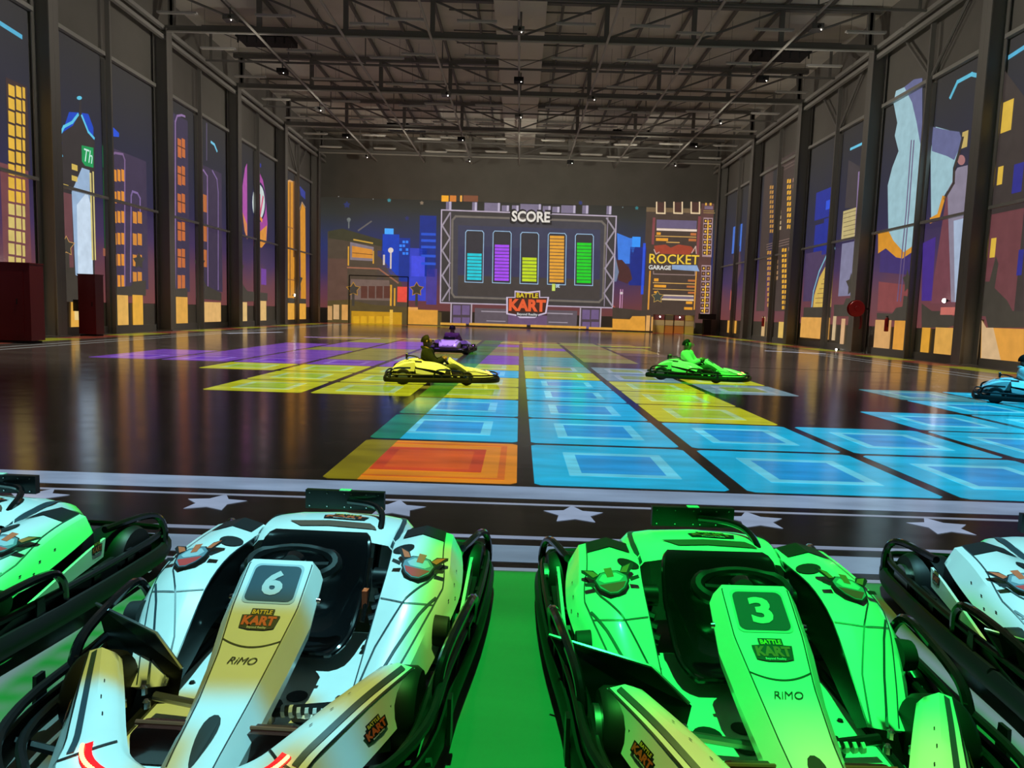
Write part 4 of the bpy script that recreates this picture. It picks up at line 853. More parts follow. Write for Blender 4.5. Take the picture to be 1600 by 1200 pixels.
POD = Surf([[(.27, .42, .26), (.285, .42, .385), (.40, .43, .415), (.515, .42, .385), (.555, .41, .315)],
            [(.29, .24, .22), (.295, .24, .385), (.405, .24, .415), (.53, .24, .375), (.58, .24, .295)],
            [(.30, .06, .20), (.315, .06, .37), (.42, .05, .395), (.545, .05, .345), (.59, .05, .265)],
            [(.31, -.10, .16), (.32, -.10, .32), (.42, -.12, .335), (.525, -.12, .29), (.57, -.10, .225)],
            [(.30, -.26, .11), (.31, -.28, .21), (.39, -.30, .215), (.48, -.29, .19), (.52, -.26, .12)],
            [(.295, -.38, .08), (.30, -.43, .115), (.36, -.445, .115), (.43, -.43, .105), (.45, -.39, .07)]])
FEN = Surf([[(.395, -.51, .24), (.415, -.51, .26), (.465, -.50, .27), (.515, -.49, .25), (.535, -.48, .15)],
            [(.305, -.65, .22), (.325, -.66, .24), (.375, -.66, .255), (.435, -.66, .235), (.48, -.65, .13)],
            [(.205, -.81, .185), (.225, -.82, .205), (.275, -.84, .22), (.335, -.86, .20), (.39, -.87, .10)],
            [(.15, -.875, .165), (.165, -.89, .185), (.215, -.935, .195), (.275, -.985, .18), (.32, -1.01, .08)],
            [(.045, -.91, .14), (.05, -.93, .155), (.06, -.985, .16), (.075, -1.04, .145), (.085, -1.07, .07)]])
NOSE_ROWS = [(-0.185, 0.452, 0.0885, 0.1038, 0.03), (-0.205, 0.468, 0.1038, 0.1274, 0.035), (-0.225, 0.459, 0.1133, 0.144, 0.05), (-0.37, 0.365, 0.1109, 0.1487, 0.06), (-0.52, 0.283, 0.0897, 0.1274, 0.06), (-0.68, 0.215, 0.0755, 0.1109, 0.055), (-0.84, 0.165, 0.0661, 0.1015, 0.05), (-0.93, 0.13, 0.059, 0.092, 0.05)]
def nose_pt(u, y):
    """u in [-1,1] across the flat face of the nose, y along it"""
    for a, b in zip(NOSE_ROWS, NOSE_ROWS[1:]):
        if b[0] <= y <= a[0]:
            t = (y-a[0])/(b[0]-a[0]); z = a[1]+(b[1]-a[1])*t; hw = a[2]+(b[2]-a[2])*t; n = Vector((0, (b[1]-a[1]), -(b[0]-a[0]))).normalized()
            if n.z < 0: n = -n
            return Vector((u*hw, y, z))+n*.0014, hw
def wheel(parent, x, y, r, w):
    t = MB().lathe((x, y, r), [(-w/2, r*.62), (-w/2, r*.9), (-w*.36, r), (w*.36, r), (w/2, r*.9), (w/2, r*.62)], 'x', 22).build('wheel', M_RUBBER, parent, True)
    s = 1 if x > 0 else -1
    MB().lathe((x+s*(w/2-.012), y, r), [(-.03, r*.60), (.0, r*.58), (.004, r*.42), (-.02, r*.36), (-.02, r*.16), (.012, r*.13)], 'x', 16).build('rim', M_STEEL, t, True)
def decal_logo(parent, fn, sub):
    """BATTLE KART sticker; fn maps (u,v) in [-.5,.5] to the surface"""
    out = [(-.5, .2), (-.3, .22), (-.3, .5), (.3, .5), (.3, .22), (.5, .2), (.44, -.36), (.2, -.44), (-.2, -.44), (-.46, -.36)]
    b = MB().face([fn(u, v, .001) for u, v in out]).build('sticker', M_INK, parent)
    text_obj('sticker_word', 'KART', lambda u, v: fn(u*.86, v*.42-.05, .0025), M_LOGO, b if sub else parent, .05, 0, False)
    text_obj('sticker_word', 'BATTLE', lambda u, v: fn(u*.52, .34+v*.2, .0025), M_LOGOY, b if sub else parent, .03, 0, False)
    text_obj('sticker_word', 'Beyond Reality', lambda u, v: fn(u*.5, -.36+v*.12, .0025), M_SHIRT, b if sub else parent, .02, 0, False)

def make_kart(number=None, full=True):
    K = thing('go_kart', 'x', 'go-kart')
    # chassis, floor pan
    fp = MB().box((0, -.33, .05), (.66, .95, .012)).build('floor_pan', M_WHITE, K)
    MB().tube([(-.34, .75, .06), (-.36, .1, .06), (-.33, -.82, .06)], .016).tube([(.34, .75, .06), (.36, .1, .06), (.33, -.82, .06)], .016).tube([(-.33, -.82, .06), (.33, -.82, .06)], .016).tube([(-.34, .75, .06), (.34, .75, .06)], .016).build('chassis_tube', M_BLACK, K, True)
    if full:
        for cx, cy, r in ((.02, -.42, .055), (.10, -.35, .035), (-.06, -.36, .035), (-.08, -.46, .04), (.17, -.46, .05), (.0, -.5, .04), (-.18, -.4, .045)):
            m = MB().lathe((cx, cy, .058), [(0, r), (.0015, r)], 'z', 16); m.build('floor_print', M_INK, fp)
        MB().lathe((.17, -.46, .0605), [(0, .025), (.001, .025)], 'z', 12).build('floor_print_dot', M_WHITE, fp)
        for cx, cy in ((.28, -.3), (.22, -.4), (-.28, -.3), (.28, -.62), (-.28, -.62), (.0, -.7)): MB().lathe((cx, cy, .057), [(0, .012), (.006, .008)], 'z', 8).build('bolt', M_CHROME, fp)
    # bumper ring
    def ringpath(hw, yr, yf, z):
        return cr_path([(hw*.72, yr, z), (hw*.96, yr-.1, z), (hw, .55, z), (hw*.985, .1, z), (hw*.93, -.35, z), (hw*.90, -.7, z), (hw*.74, yf+.14, z), (hw*.4, yf, z), (-hw*.4, yf, z), (-hw*.74, yf+.14, z), (-hw*.90, -.7, z), (-hw*.93, -.35, z), (-hw*.985, .1, z), (-hw, .55, z), (-hw*.96, yr-.1, z), (-hw*.72, yr, z)], 4, True)
    bp = MB().tube(ringpath(.66, .96, -1.1, .095), (.022, .045), 8, True, (0, 0, 1)).build('bumper', M_RUBBER, K, True)
    MB().tube(ringpath(.645, .94, -1.07, .185), .015, 8, True).build('bumper_rail', M_BLACK, bp, True); MB().tube(ringpath(.60, .90, -1.02, .14), .014, 8, True).build('bumper_rail', M_BLACK, bp, True)
    for s in (-1, 1):
        for y in (.4, .1, -.2, -.75): MB().tube([(s*.36, y, .07), (s*.61, y, .12)], .013, 6).build('bumper_bracket', M_BLACK, K, True)
        for y in (.55, .3, -.05, -.55): MB().prism([(s*.628, y-.03, .06), (s*.628, y-.02, .20), (s*.628, y+.02, .20), (s*.628, y+.03, .06)], (s*.012, 0, 0)).build('bumper_clip', M_BLACK, K)
        MB().tube([(s*.3, .75, .07), (s*.4, .94, .1)], .013, 6).build('bumper_bracket', M_BLACK, K, True)
        MB().tube(cr_path([(s*.55, .50, .30), (s*.60, .72, .30), (s*.625, .82, .27), (s*.64, .85, .20), (s*.64, .85, .11)], 5), .017, 8).build('rear_hoop', M_GLOSS, K, True)
        MB().tube(cr_path([(s*.63, .10, .13), (s*.645, .06, .24), (s*.64, -.04, .285), (s*.60, -.36, .26), (s*.585, -.46, .20), (s*.585, -.48, .11)], 5), .017, 8).build('side_hoop', M_GLOSS, K, True)
        MB().prism([(s*.60, .50, .06), (s*.60, .46, .19), (s*.60, -.18, .17), (s*.60, -.40, .12), (s*.60, -.40, .06)], (s*.02, 0, 0)).build('side_skirt', M_BLACK, K)
        lp = MB().prism([(s*.592, .40, .21), (s*.592, .42, .29), (s*.592, .30, .27), (s*.592, -.06, .185), (s*.592, -.16, .14), (s*.592, -.06, .15)], (s*.012, 0, 0)).build('side_strip', M_WHITE, K)
        decal_logo(lp, (lambda s: lambda u, v, d: Vector((s*(.605+d), .355-s*u*.075*-1, .265+v*.06)))(s), False) if full else None
    wheel(K, .53, .63, .14, .19); wheel(K, -.53, .63, .14, .19); wheel(K, .475, -.5, .125, .12); wheel(K, -.475, -.5, .125, .12)
    MB().tube([(-.5, .63, .14), (.5, .63, .14)], .018, 8).build('rear_axle', M_STEEL, K, True)
    # side pods
    for s in (-1, 1):
        f = (lambda m: m) if s > 0 else mirror_mb
        S = POD; full_m = S.mesh(20, 2); nr = 2*(S.nu-1)+1; base = MB().grid([full_m.v[j*nr+2:(j+1)*nr] for j in range(21)]); inner = MB().grid([full_m.v[j*nr:j*nr+3] for j in range(21)])
        f(inner).build('pod_inner_wall', M_BLACK, K, True)
        base.face([S.pt(u/4, 0) for u in range(1, 5)]+[S.pt(1, 0)-Vector((.2, 0, .02))]); base.face([S.pt(u/4, 1) for u in reversed(range(1, 5))])
        pod = f(base).build('side_pod', M_WHITE, K, True)
        ln = MB()
        for uv, wd in (([(.30, .99), (.36, .80), (.50, .62), (.62, .50), (.70, .36)], .006), ([(.48, .99), (.56, .80), (.64, .66), (.72, .56)], .009), ([(.68, .0), (.69, .3), (.74, .5), (.72, .62), (.66, .85), (.62, .99)], .005), ([(.26, .62), (.5, .64), (.72, .60)], .004), ([(.25, .02), (.25, .5), (.26, .99)], .004)):
            ln.add(S.line(uv, wd))
        f(ln).build('pod_line', M_LINE, pod)
        e = .004
        dk = MB().grid([[S.off(.32+.36*i/6, .0+.13*j/4, e) for i in range(7)] for j in range(5)]); f(dk).build('vent_panel', M_INK, pod)
        h = MB().face([S.off(.36+.10*math.cos(a), .27+.045*math.sin(a), e) for a in [2*math.pi*k/16 for k in range(16)]]); f(h).build('oval_opening', M_INK, pod)
        if full:
            # emblem with horn, ears and a red lower half
            C = S.off(.52, .44, .004); ux = (S.pt(.62, .44)-S.pt(.42, .44)).normalized(); n = S.nrm(.52, .44); uy = n.cross(ux)
            if uy.y < 0: uy = -uy
            def E(pts, mt, nm, d, par):
                m = MB().face([C+ux*a*.057+uy*b*.076+n*d for a, b in pts]); return f(m).build(nm, mt, par)
            sh = [(-1, .25), (-.55, .75), (0, .85), (.55, .75), (1, .25), (.85, -.45), (.35, -.95), (-.1, -1.0), (-.6, -.7), (-.95, -.2)]
            em = E([(a*1.12, b*1.1) for a, b in sh], M_INK, 'emblem', .001, pod)
            for q in (-1, 1): E([(q*.62, .55), (q*.95, 1.15), (q*1.7, 1.35), (q*1.75, 1.1), (q*1.15, .35)], M_INK, 'emblem_ear_edge', .0008, pod); E([(q*.72, .62), (q*1.0, 1.02), (q*1.55, 1.22), (q*1.1, .5)], M_EMBO, 'emblem_ear', .003, pod)
            E(sh, M_EMB, 'emblem_face', .0025, pod); E([(-.8, .2), (-.4, .62), (.45, .62), (.8, .2), (.5, -.1), (-.5, -.1)], M_EMBL, 'emblem_shine', .0035, pod)
            E([(-.85, -.2), (.85, -.2), (.35, -.88), (-.1, -.92), (-.6, -.62)], M_EMBR, 'emblem_mouth', .0035, pod)
            E([(-.22, .3), (-.26, 1.1), (.26, 1.1), (.22, .3)], M_EMBO, 'emblem_horn', .0045, pod)
            for q in (-1, 1): E([(q*1.15, .1), (q*1.75, .2), (q*1.75, -.1), (q*1.15, -.25)], M_INK, 'emblem_text', .001, pod)
            for a, b in ((.86, .3), (.86, .4), (.86, .52), (.93, .46)): f(MB().face([S.off(a+.008*math.cos(t), b+.008*math.sin(t), .004) for t in [2*math.pi*k/8 for k in range(8)]])).build('rivet_mark', M_INK, pod)
        # white flank under the pod and the round side opening with cables
        MB().prism([(s*.54, .42, .33), (s*.55, .05, .27), (s*.50, -.24, .14), (s*.50, -.24, .07), (s*.55, .05, .08), (s*.54, .45, .10)], (s*.006, 0, 0)).build('pod_flank', M_BLACK, K)
        MB().lathe((s*.545, -.16, .22), [(-.02*s, .055), (.03*s, .05), (.034*s, .03)], 'x', 16).build('side_opening', M_DARK, K, True)
    # rear cover: arch behind the seat
    rows = []
    prof = lambda y, top, hw: [(-hw, y, .22), (-hw, y, top-.05), (-hw*.9, y, top-.015), (-hw*.6, y, top), (0, y, top+.008), (hw*.6, y, top), (hw*.9, y, top-.015), (hw, y, top-.05), (hw, y, .22)]
    for y, top, hw in ((.25, .395, .30), (.34, .425, .31), (.46, .43, .315), (.60, .405, .31), (.74, .345, .29), (.84, .25, .26)): rows.append(prof(y, top, hw))
    RC = Surf(rows); rb = RC.mesh(14, 2); rb.face([RC.pt(k/8, 1) for k in range(9)]); rc = rb.build('rear_cover', M_WHITE, K, True)
    MB().grid([[RC.off(.42+.23*i/6-.02*(j), .17+.09*j/2, .004) for i in range(7)] for j in range(3)]).build('brown_stripe', M_BROWN, rc)
    for a in (1, -1): RC.line([(.5-a*.3, .02), (.5-a*.29, .3), (.5-a*.24, .55), (.5-a*.2, .8)], .022).build('cover_line', M_LINE, rc)
    if full: decal_logo(rc, lambda u, v, d: RC.off(.53+u*.13, .36+v*.13, .003+d), False)
    inn = MB()   # inner wall round the seat
    inn.grid([[(-.30, .26, .385), (-.27, .24, .12)], [(-.24, .36, .415), (-.2, .30, .12)], [(0, .40, .43), (0, .33, .12)], [(.24, .36, .415), (.2, .30, .12)], [(.30, .26, .385), (.27, .24, .12)]]).build('cover_inner_wall', M_WHITE, K, True, .004)
    # seat
    path = [(.225, .43), (.205, .41), (.18, .345), (.145, .255), (.10, .165), (.04, .11), (-.04, .09), (-.12, .095), (-.165, .11)]
    hw_ = [.185, .205, .215, .215, .21, .205, .20, .185, .15]; bol = [.0, .02, .05, .07, .10, .10, .07, .04, .0]
    srows = []
    for (y, z), hw, b in zip(path, hw_, bol):
        fy, fz = (-.85, .35) if z > .2 else (-.3, .9)
        srows.append([(u*hw, y+fy*b*abs(u)**3, z+fz*b*abs(u)**3) for u in (-1, -.85, -.6, -.3, 0, .3, .6, .85, 1)])
    SS = Surf(srows); seat = SS.mesh(22, 2).build('seat', M_GLOSS, K, True, .012)
    rim = [SS.pt(0, v/14) for v in range(15)]+[SS.pt(u/6, 1) for u in range(1, 6)]+[SS.pt(1, 1-v/14) for v in range(15)]+[SS.pt(1-u/6, 0) for u in range(1, 6)]
    MB().tube(rim, .011, 8, True).build('seat_rim', M_GLOSS, seat, True)
    MB().box((.235, .02, .25), (.02, .035, .07)).build('belt_buckle', M_ORANGE, K)
    MB().tube([(.235, .10, .38), (.24, .03, .26), (.235, -.03, .18)], .010, 6).build('belt_bar', M_CHROME, K, True)
    for k in range(4):
        MB().tube([(.25, .16-.05*k, .23-.02*k), (.30, .18-.05*k, .24-.02*k)], .02, 8).build('hose', M_BLACK, K, True)
        MB().tube([(-.25, .16-.05*k, .23-.02*k), (-.30, .18-.05*k, .24-.02*k)], .02, 8).build('hose', M_BLACK, K, True)
    for s in (-1, 1): MB().lathe((s*.265, .16, .28), [(-.03, .04), (.03, .04)], 'x', 14).build('motor_cap', M_BLACK, K, True)
    # steering wheel and column
    cx, cy, cz = 0, -.10, .418; tl = math.radians(30); ex = Vector((1, 0, 0)); ey = Vector((0, math.cos(tl), math.sin(tl))); ez = ex.cross(ey)
    C0 = Vector((cx, cy, cz)); pts = []; rr = []
    for k in range(28):
        a = 2*math.pi*k/28; x = .155*math.cos(a); y = .105*math.sin(a)*(.7 if math.sin(a) < 0 else .72)
        pts.append(C0+ex*x+ey*y); rr.append(.024 if abs(math.cos(a)) > .75 else .016)
    sw = MB().tube(pts, rr, 8, True).build('steering_wheel', M_BLACK, K, True)
    m = MB()
    for s in (-1, 1): m.tube([C0+ex*s*.13, C0+ez*-.01], .013, 6)
    m.tube([C0-ey*.075, C0-ez*.01], .014, 6).lathe((0, 0, 0), [(0, .001), (.001, .002)], 'z', 4); m.build('spoke', M_BLACK, sw, True)
    MB().lathe(C0, [(-.02, .04), (.01, .045), (.02, .03)], 'y', 16).build('hub', M_GLOSS, sw, True)
    MB().tube([C0, (0.01, -.30, .22), (.02, -.44, .10)], .022, 8).build('steering_column', M_BLACK, K, True)
    # nose fairing
    rows = []
    for y, z, hw, ow, dp in NOSE_ROWS: rows.append([(-ow*.9, y+.03, z-dp-.05), (-ow, y+.008, z-dp), (-hw, y, z), (-hw*.4, y, z), (hw*.4, y, z), (hw, y, z), (ow, y+.008, z-dp), (ow*.9, y+.03, z-dp-.05)])
    nm = MB().grid(rows); nm.face(rows[0]); nose = nm.build('nose_fairing', M_WHITE, K, True)
    MB().face([nose_pt(u*.78*(1-.02*v), -.29-.0+.066*v)[0] for u, v in [(a/.5, b/.5) for a, b in rrect2d(1, 1, .12)]]).build('number_plate_edge', M_EMBL, nose)
    npl = MB().face([nose_pt(u*.72*(1-.02*v), -.29+.059*v)[0]+Vector((0, -.0007, .001)) for u, v in [(a/.5, b/.5) for a, b in rrect2d(1, 1, .14)]]).build('number_plate', M_GREYP, nose)
    def nfn(cu, cy, w, h): return lambda u, v, d=0: nose_pt(0, cy+v*h)[0]+Vector(((cu+u)*w, -.0008-d*.5, .0012+d*.8))
    if number: text_obj('number', number, lambda u, v: nose_pt(0, -.29+v*.082)[0]+Vector((u*.07, -.0015, .0028)), M_SHIRT, npl, .04, 0, False)
    if full:
        decal_logo(nose, nfn(0, -.412, .125, .075), False)
        text_obj('maker_mark', 'RiMO', nfn(0, -.545, .088, .024), M_INK, nose, .0, .3, False)
    ln = MB()
    for s in (-1, 1):
        L = []; R = []
        for k in range(30): y = -.20-.68*k/29; p, hw = nose_pt(s*.96, y); L.append(p-Vector((.002, 0, 0))); R.append(p+Vector((.002, 0, 0)))
        ln.grid([L, R])
    L = [nose_pt(u/8*.94, -.475-.022*(1-(u/8)**2))[0] for u in range(-8, 9)]; R = [p+Vector((0, -.005, -.0025)) for p in L]; ln.grid([L, R]); ln.build('nose_line', M_INK, nose)
    MB().face([nose_pt(.34*math.cos(a)*(1+.4*math.sin(a)), -.80+.08*math.sin(a))[0]+Vector((0, -.0004, .0006)) for a in [2*math.pi*k/18 for k in range(18)]]).build('nose_slot', M_DARK, nose)
    MB().lathe((.147, -.28, .36), [(-.004, .011), (.008, .009)], 'x', 10).lathe((-.147, -.28, .36), [(-.008, .009), (.004, .011)], 'x', 10).build('side_screw', M_CHROME, nose, True)
    # front fenders with LED strips
    for s in (-1, 1):
        f = (lambda m: m) if s > 0 else mirror_mb
        fm = FEN.mesh(18, 2); fm.face([FEN.pt(k/4, 0) for k in range(5)]); fe = f(fm).build('front_fender', M_WHITE, K, True)
        f(MB().add(FEN.line([(.62, .02), (.63, .3), (.66, .62)], .018))).build('fender_line', M_LINE, fe)
        f(MB().add(FEN.line([(.73, .0), (.74, .3), (.76, .62)], .006)).add(FEN.line([(.26, .60), (.5, .66), (.78, .64)], .007))).build('fender_seam', M_INK, fe)
        f(MB().add(FEN.line([(.53, .60), (.55, .84)], .030, 6, .004))).build('led_lens', M_LEDB, fe)
        lm = MB()
        for k in range(14):
            c = FEN.off(.56, .615+.0155*k, .009); lm.lathe(c, [(-.004, .004), (0, .006), (.004, .003)], 'z', 6)
        f(lm).build('led_row', M_LED, fe)
        if full:
            P = FEN.pt(.88, .30); a = (FEN.pt(.88, .40)-FEN.pt(.88, .2)).normalized(); b = (FEN.pt(.80, .3)-FEN.pt(.96, .3)).normalized(); n = a.cross(b); n = n if n.x > 0 else -n
            q = (lambda s, P, a, b, n: lambda u, v, d: (lambda w: Vector((s*w.x, w.y, w.z)))(P-a*u*.10*s+b*v*.055+n*(d+.003)))(s, P, a, b, n)
            decal_logo(fe, q, False)
            for u_, v_ in ((.42, .25), (.45, .34), (.42, .42)): f(MB().face([FEN.off(u_+.01*math.cos(t_), v_+.008*math.sin(t_), .004) for t_ in [2*math.pi*k/8 for k in range(8)]])).build('rivet_mark', M_INK, fe)
        MB().prism([(s*.30, -.70, .06), (s*.30, -.70, .17), (s*.47, -.62, .2), (s*.47, -.62, .06)], (0, .012, 0)).build('wheel_shroud', M_BLACK, K)
    MB().prism([(-.09, -.95, .16), (0, -1.0, .15), (.09, -.95, .16), (.11, -1.07, .07), (-.11, -1.07, .07)], (0, -.01, .0)).build('chin_plate', M_WHITE, K)
    # splash plate ahead of the pod on one side
    MB().prism([(-.67, -.20, .275), (-.36, -.37, .26), (-.25, -.42, .17), (-.27, -.42, .06), (-.54, -.30, .06), (-.60, -.25, .16)], (.006, -.012, 0)).build('splash_plate', M_BLACK, K)
    MB().tube([(-.67, -.205, .278), (-.36, -.375, .263), (-.25, -.425, .173)], .006, 6).build('splash_edge', M_STEEL, K, True)
    # pedals, track rod, post
    MB().tube([(.08, -.52, .10), (.30, -.50, .12)], .016, 8).build('track_rod', M_BLACK, K, True)
    for k in range(6): MB().tube([(.11+k*.025, -.517, .103), (.121+k*.025, -.516, .104)], .019, 8).build('track_rod_band', M_SHIRT, K, True)
    MB().tube([(-.08, -.52, .10), (-.30, -.50, .12)], .014, 8).lathe((.06, -.52, .1), [(-.03, .03), (.03, .03)], 'z', 10).build('track_rod', M_STEEL, K, True)
    MB().tube([(.075, -.50, .20), (.055, -.66, .08)], .011, 8).build('post', M_COPPER, K, True)
    for s in (-1, 1):
        bxx = [(a+s*.155, -.74, b+.105) for a, b in rrect2d(.17, .12, .035)]
        pb = MB().prism(bxx, (0, .05, 0)).build('pedal_box', M_REDBOX, K)
        MB().tube([(s*.075, -.715, .165), (s*.235, -.715, .165)], .008, 8).build('pedal_bar', M_COPPER, K, True)
        for q in ((s*.30, -.56, .16), (s*.33, -.62, .15), (s*.27, -.60, .14)): MB().lathe(q, [(0, .012), (.02, .012), (.026, .006)], 'z', 8).build('bolt', M_CHROME, K, True)
    # marker plate on a bent mast
    mast = MB().tube(cr_path([(.205, .30, .26), (.215, .34, .40), (.20, .44, .455), (.14, .52, .472), (.02, .56, .475)], 6), .014, 8).build('mast', M_GLOSS, K, True)
    pl = MB().box((0, .585, .475), (.36, .03, .085)).build('marker_plate', M_BLACK, K)
    rv = MB()
    for x in (-.16, -.08, 0, .03, .10, .155):
        for z in (.445, .505): rv.lathe((x, .568, z), [(-.003, .003), (0, .004)], 'y', 6)
    rv.build('plate_screw', M_CHROME, pl); MB().box((.0, .585, .519), (.05, .03, .004)).build('plate_tag', M_SHIRT, pl)
    return K

k6 = make_kart('6')
k3 = copy_tree(k6)
# swap the digit on the second kart
def find(o, nm):
    for c in o.children_recursive:
        if c.name.split('.')[0] == nm: return c
txt = find(k3, 'number'); v_, f_ = text2d('3', .04, 0); me = bpy.data.meshes.new('number')
def _n(u, v): return nose_pt(0, -.29+v*.082)[0]+Vector((u*.07, -.0015, .0028))
me.from_pydata([tuple(_n(a, b)) for a, b in v_], [], f_); me.materials.append(M_SHIRT); txt.data = me
kl = copy_tree(k6); kr = copy_tree(k6)
for k in (kl, kr):
    o = find(k, 'number'); bpy.data.objects.remove(o)
light = make_kart(None, False)
PK = 'karts parked in the foreground row'
def place(k, x, y, th, label, g=None):
    k.location = (x, y, 0); k.rotation_euler = (0, 0, math.radians(th)); tag(k, label, 'go-kart', g)
place(k6, -.785, 2.63, -2, 'white go-kart numbered 6 with glowing red front lights, parked in the foreground', PK)
place(k3, .80, 2.54, 1, 'white go-kart numbered 3 bathed in green light, parked in the foreground', PK)
place(kl, -2.43, 2.72, -2, 'white go-kart cut by the left edge, parked beside kart 6', PK)
place(kr, 2.38, 2.60, -8, 'white go-kart cut by the right edge, parked beside kart 3', PK)
RK = 'karts driving on the track'
ky = light; kp = copy_tree(light); kg = copy_tree(light); kc = copy_tree(light)
place(ky, -1.47, 13.35, 97, 'yellow-lit go-kart crossing the track with a driver in a dark hooded jacket', RK)
place(kp, -2.05, 22.8, 172, 'purple-lit go-kart driving away towards the scoreboard', RK)
place(kg, 3.85, 15.6, 66, 'bright green-lit go-kart on the right half of the track', RK)
place(kc, 9.3, 12.95, 58, 'cyan-lit go-kart cut by the right edge of the track', RK)

# ------------------------------------------------------------------ drivers (same local frame as the karts, seated)
def driver_meshes():
    # body: one continuous figure, seated, hands on the wheel; fingers rooted in the palms
    V = [(0, .10, .18), (0, .16, .32), (0, .215, .46), (0, .225, .57), (0, .225, .635), (0, .215, .70), (0, .205, .76), (0, .21, .81)]
    R = [(.14, .12), (.14, .12), (.165, .13), (.125, .10), .060, (.078, .090), (.086, .101), (.063, .075)]
    E = [(i, i+1) for i in range(7)]
    def add(p, r, k): V.append(p); R.append(r); E.append((k, len(V)-1)); return len(V)-1
    for s in (-1, 1):
        a = add((s*.155, .215, .555), .062, 3); a = add((s*.215, .12, .42), .050, a); a = add((s*.225, .03, .36), .044, a); a = add((s*.17, -.07, .43), .034, a); a = add((s*.15, -.10, .452), (.026, .030), a)
        p = add((s*.145, -.125, .458), (.022, .030), a)
        for k in range(4):
            q = add((s*(.135+.006*(k % 2)), -.147, .475-.014*k), .0085, p); add((s*(.118), -.142+.002*k, .480-.014*k), .0075, q)
        q = add((s*.128, -.095, .472), .010, a); add((s*.118, -.115, .487), .008, q)
        h = add((s*.085, .04, .17), .085, 0); h = add((s*.145, -.16, .27), .066, h); h = add((s*.15, -.27, .315), .058, h); h = add((s*.125, -.44, .21), .05, h); h = add((s*.11, -.60, .115), .037, h); h = add((s*.11, -.63, .10), .04, h); add((s*.115, -.70, .155), .036, h)
    body = skin_mesh(V, E, R, 0, 2); body.materials.append(M_SKIN)
    JV = [(0, .11, .17), (0, .165, .32), (0, .22, .46), (0, .23, .57), (0, .232, .615)]; JR = [(.175, .155), (.175, .155), (.20, .165), (.155, .13), (.085, .082)]; JE = [(i, i+1) for i in range(4)]
    for s in (-1, 1):
        b = len(JV); JV += [(s*.165, .215, .56), (s*.222, .12, .42), (s*.232, .03, .36), (s*.175, -.07, .428), (s*.160, -.088, .442)]; JR += [.098, .084, .076, .060, .054]; JE += [(3, b), (b, b+1), (b+1, b+2), (b+2, b+3), (b+3, b+4)]
    jac = skin_mesh(JV, JE, JR, 0, 2)
    TV = [(0, .10, .165)]; TR = [(.15, .12)]; TE = []
    for s in (-1, 1):
        b = len(TV); TV += [(s*.085, .03, .17), (s*.147, -.16, .272), (s*.153, -.275, .318), (s*.127, -.44, .212), (s*.112, -.585, .125)]; TR += [.097, .078, .07, .062, .056]; TE += [(0, b), (b, b+1), (b+1, b+2), (b+2, b+3), (b+3, b+4)]
    tro = skin_mesh(TV, TE, TR, 0, 2); tro.materials.append(M_TROUS)
    sh = MB()
    for s in (-1, 1): sh.tube([(s*.11, -.58, .085), (s*.111, -.64, .10), (s*.114, -.70, .15), (s*.115, -.725, .185)], [(.042, .045), (.046, .045), (.044, .036), (.036, .026)], 10)
    hair = MB()
    rows = []
    for j in range(7):
        ph = math.radians(8+j*15); row = []
        for k in range(17):
            th = math.radians(-20+k*220/16); x = .083*math.cos(th)*math.sin(ph); y = .210+.100*math.sin(th)*math.sin(ph); row.append((x, y+.004, .752+.102*math.cos(ph)))
        rows.append(row)
    hair.grid(rows)
    face = MB()    # nose ridge, ears, brow
    face.tube([(0, .118, .775), (0, .104, .752), (0, .106, .738)], [.007, .011, .012], 8)
    for s in (-1, 1): face.tube([(s*.078, .215, .775), (s*.086, .222, .755), (s*.080, .215, .730)], [.010, .014, .009], 8)
    mouth = MB().tube([(-.024, .123, .708), (0, .115, .706), (.024, .123, .708)], .004, 6)
    gl = MB()
    for s in (-1, 1): gl.prism([(s*.010, .108, .775), (s*.052, .115, .778), (s*.060, .125, .762), (s*.045, .118, .748), (s*.016, .108, .750)], (0, .008, 0)).tube([(s*.058, .122, .773), (s*.078, .21, .772)], .004, 6)
    collar = MB().tube([(.085*math.cos(a), .235+.08*math.sin(a), .62+.03*math.sin(a)) for a in [2*math.pi*k/18 for k in range(18)]], .026, 8, True)
    for m in (hair, face, mouth, gl): m.v = [(a*1.15, .21+(b-.21)*1.15, .752+(c-.752)*1.15) for a, b, c in m.v]
    return dict(body=body, jacket=jac, trousers=tro, shoes=sh, hair=hair, face=face, mouth=mouth, glasses=gl, collar=collar)
DM = driver_meshes()
M_MOUTH = pmat('lips', (.30, .11, .09), .5)
def driver(kart, label, jmat, glasses, collar):
    P = bpy.data.objects.new('person', DM['body']); col.objects.link(P); tag(P, label, 'person', 'drivers seated in the karts')
    P.location = kart.location; P.rotation_euler = kart.rotation_euler
    for nm, mt in (('jacket', jmat), ('trousers', M_TROUS)):
        me = DM[nm].copy(); me.materials.clear(); me.materials.append(mt); o = bpy.data.objects.new(nm, me); col.objects.link(o); o.parent = P
    for nm, mt in (('shoes', M_BLACK), ('hair', M_HAIR), ('face', M_SKIN), ('mouth', M_MOUTH))+((('glasses', M_GLASSES),) if glasses else ())+((('collar', jmat),) if collar else ()):
        nn = {'face': 'nose_and_ears', 'glasses': 'sunglasses', 'collar': 'hood'}.get(nm, nm)
        DM[nm].build(nn, mt, P, True, .006 if nm == 'hair' else 0)
    return P
driver(ky, 'person in a dark green hooded jacket and sunglasses steering the yellow-lit kart', M_JACKET, True, True)
driver(kp, 'person in a dark plum top sitting in the purple-lit kart', M_SHIRTD, False, False)
driver(kg, 'person in a pale top lit bright green, steering the green kart', M_SHIRT, False, False)
driver(kc, 'person in a pale top lit cyan, steering the kart at the right edge', M_SHIRT, False, True)

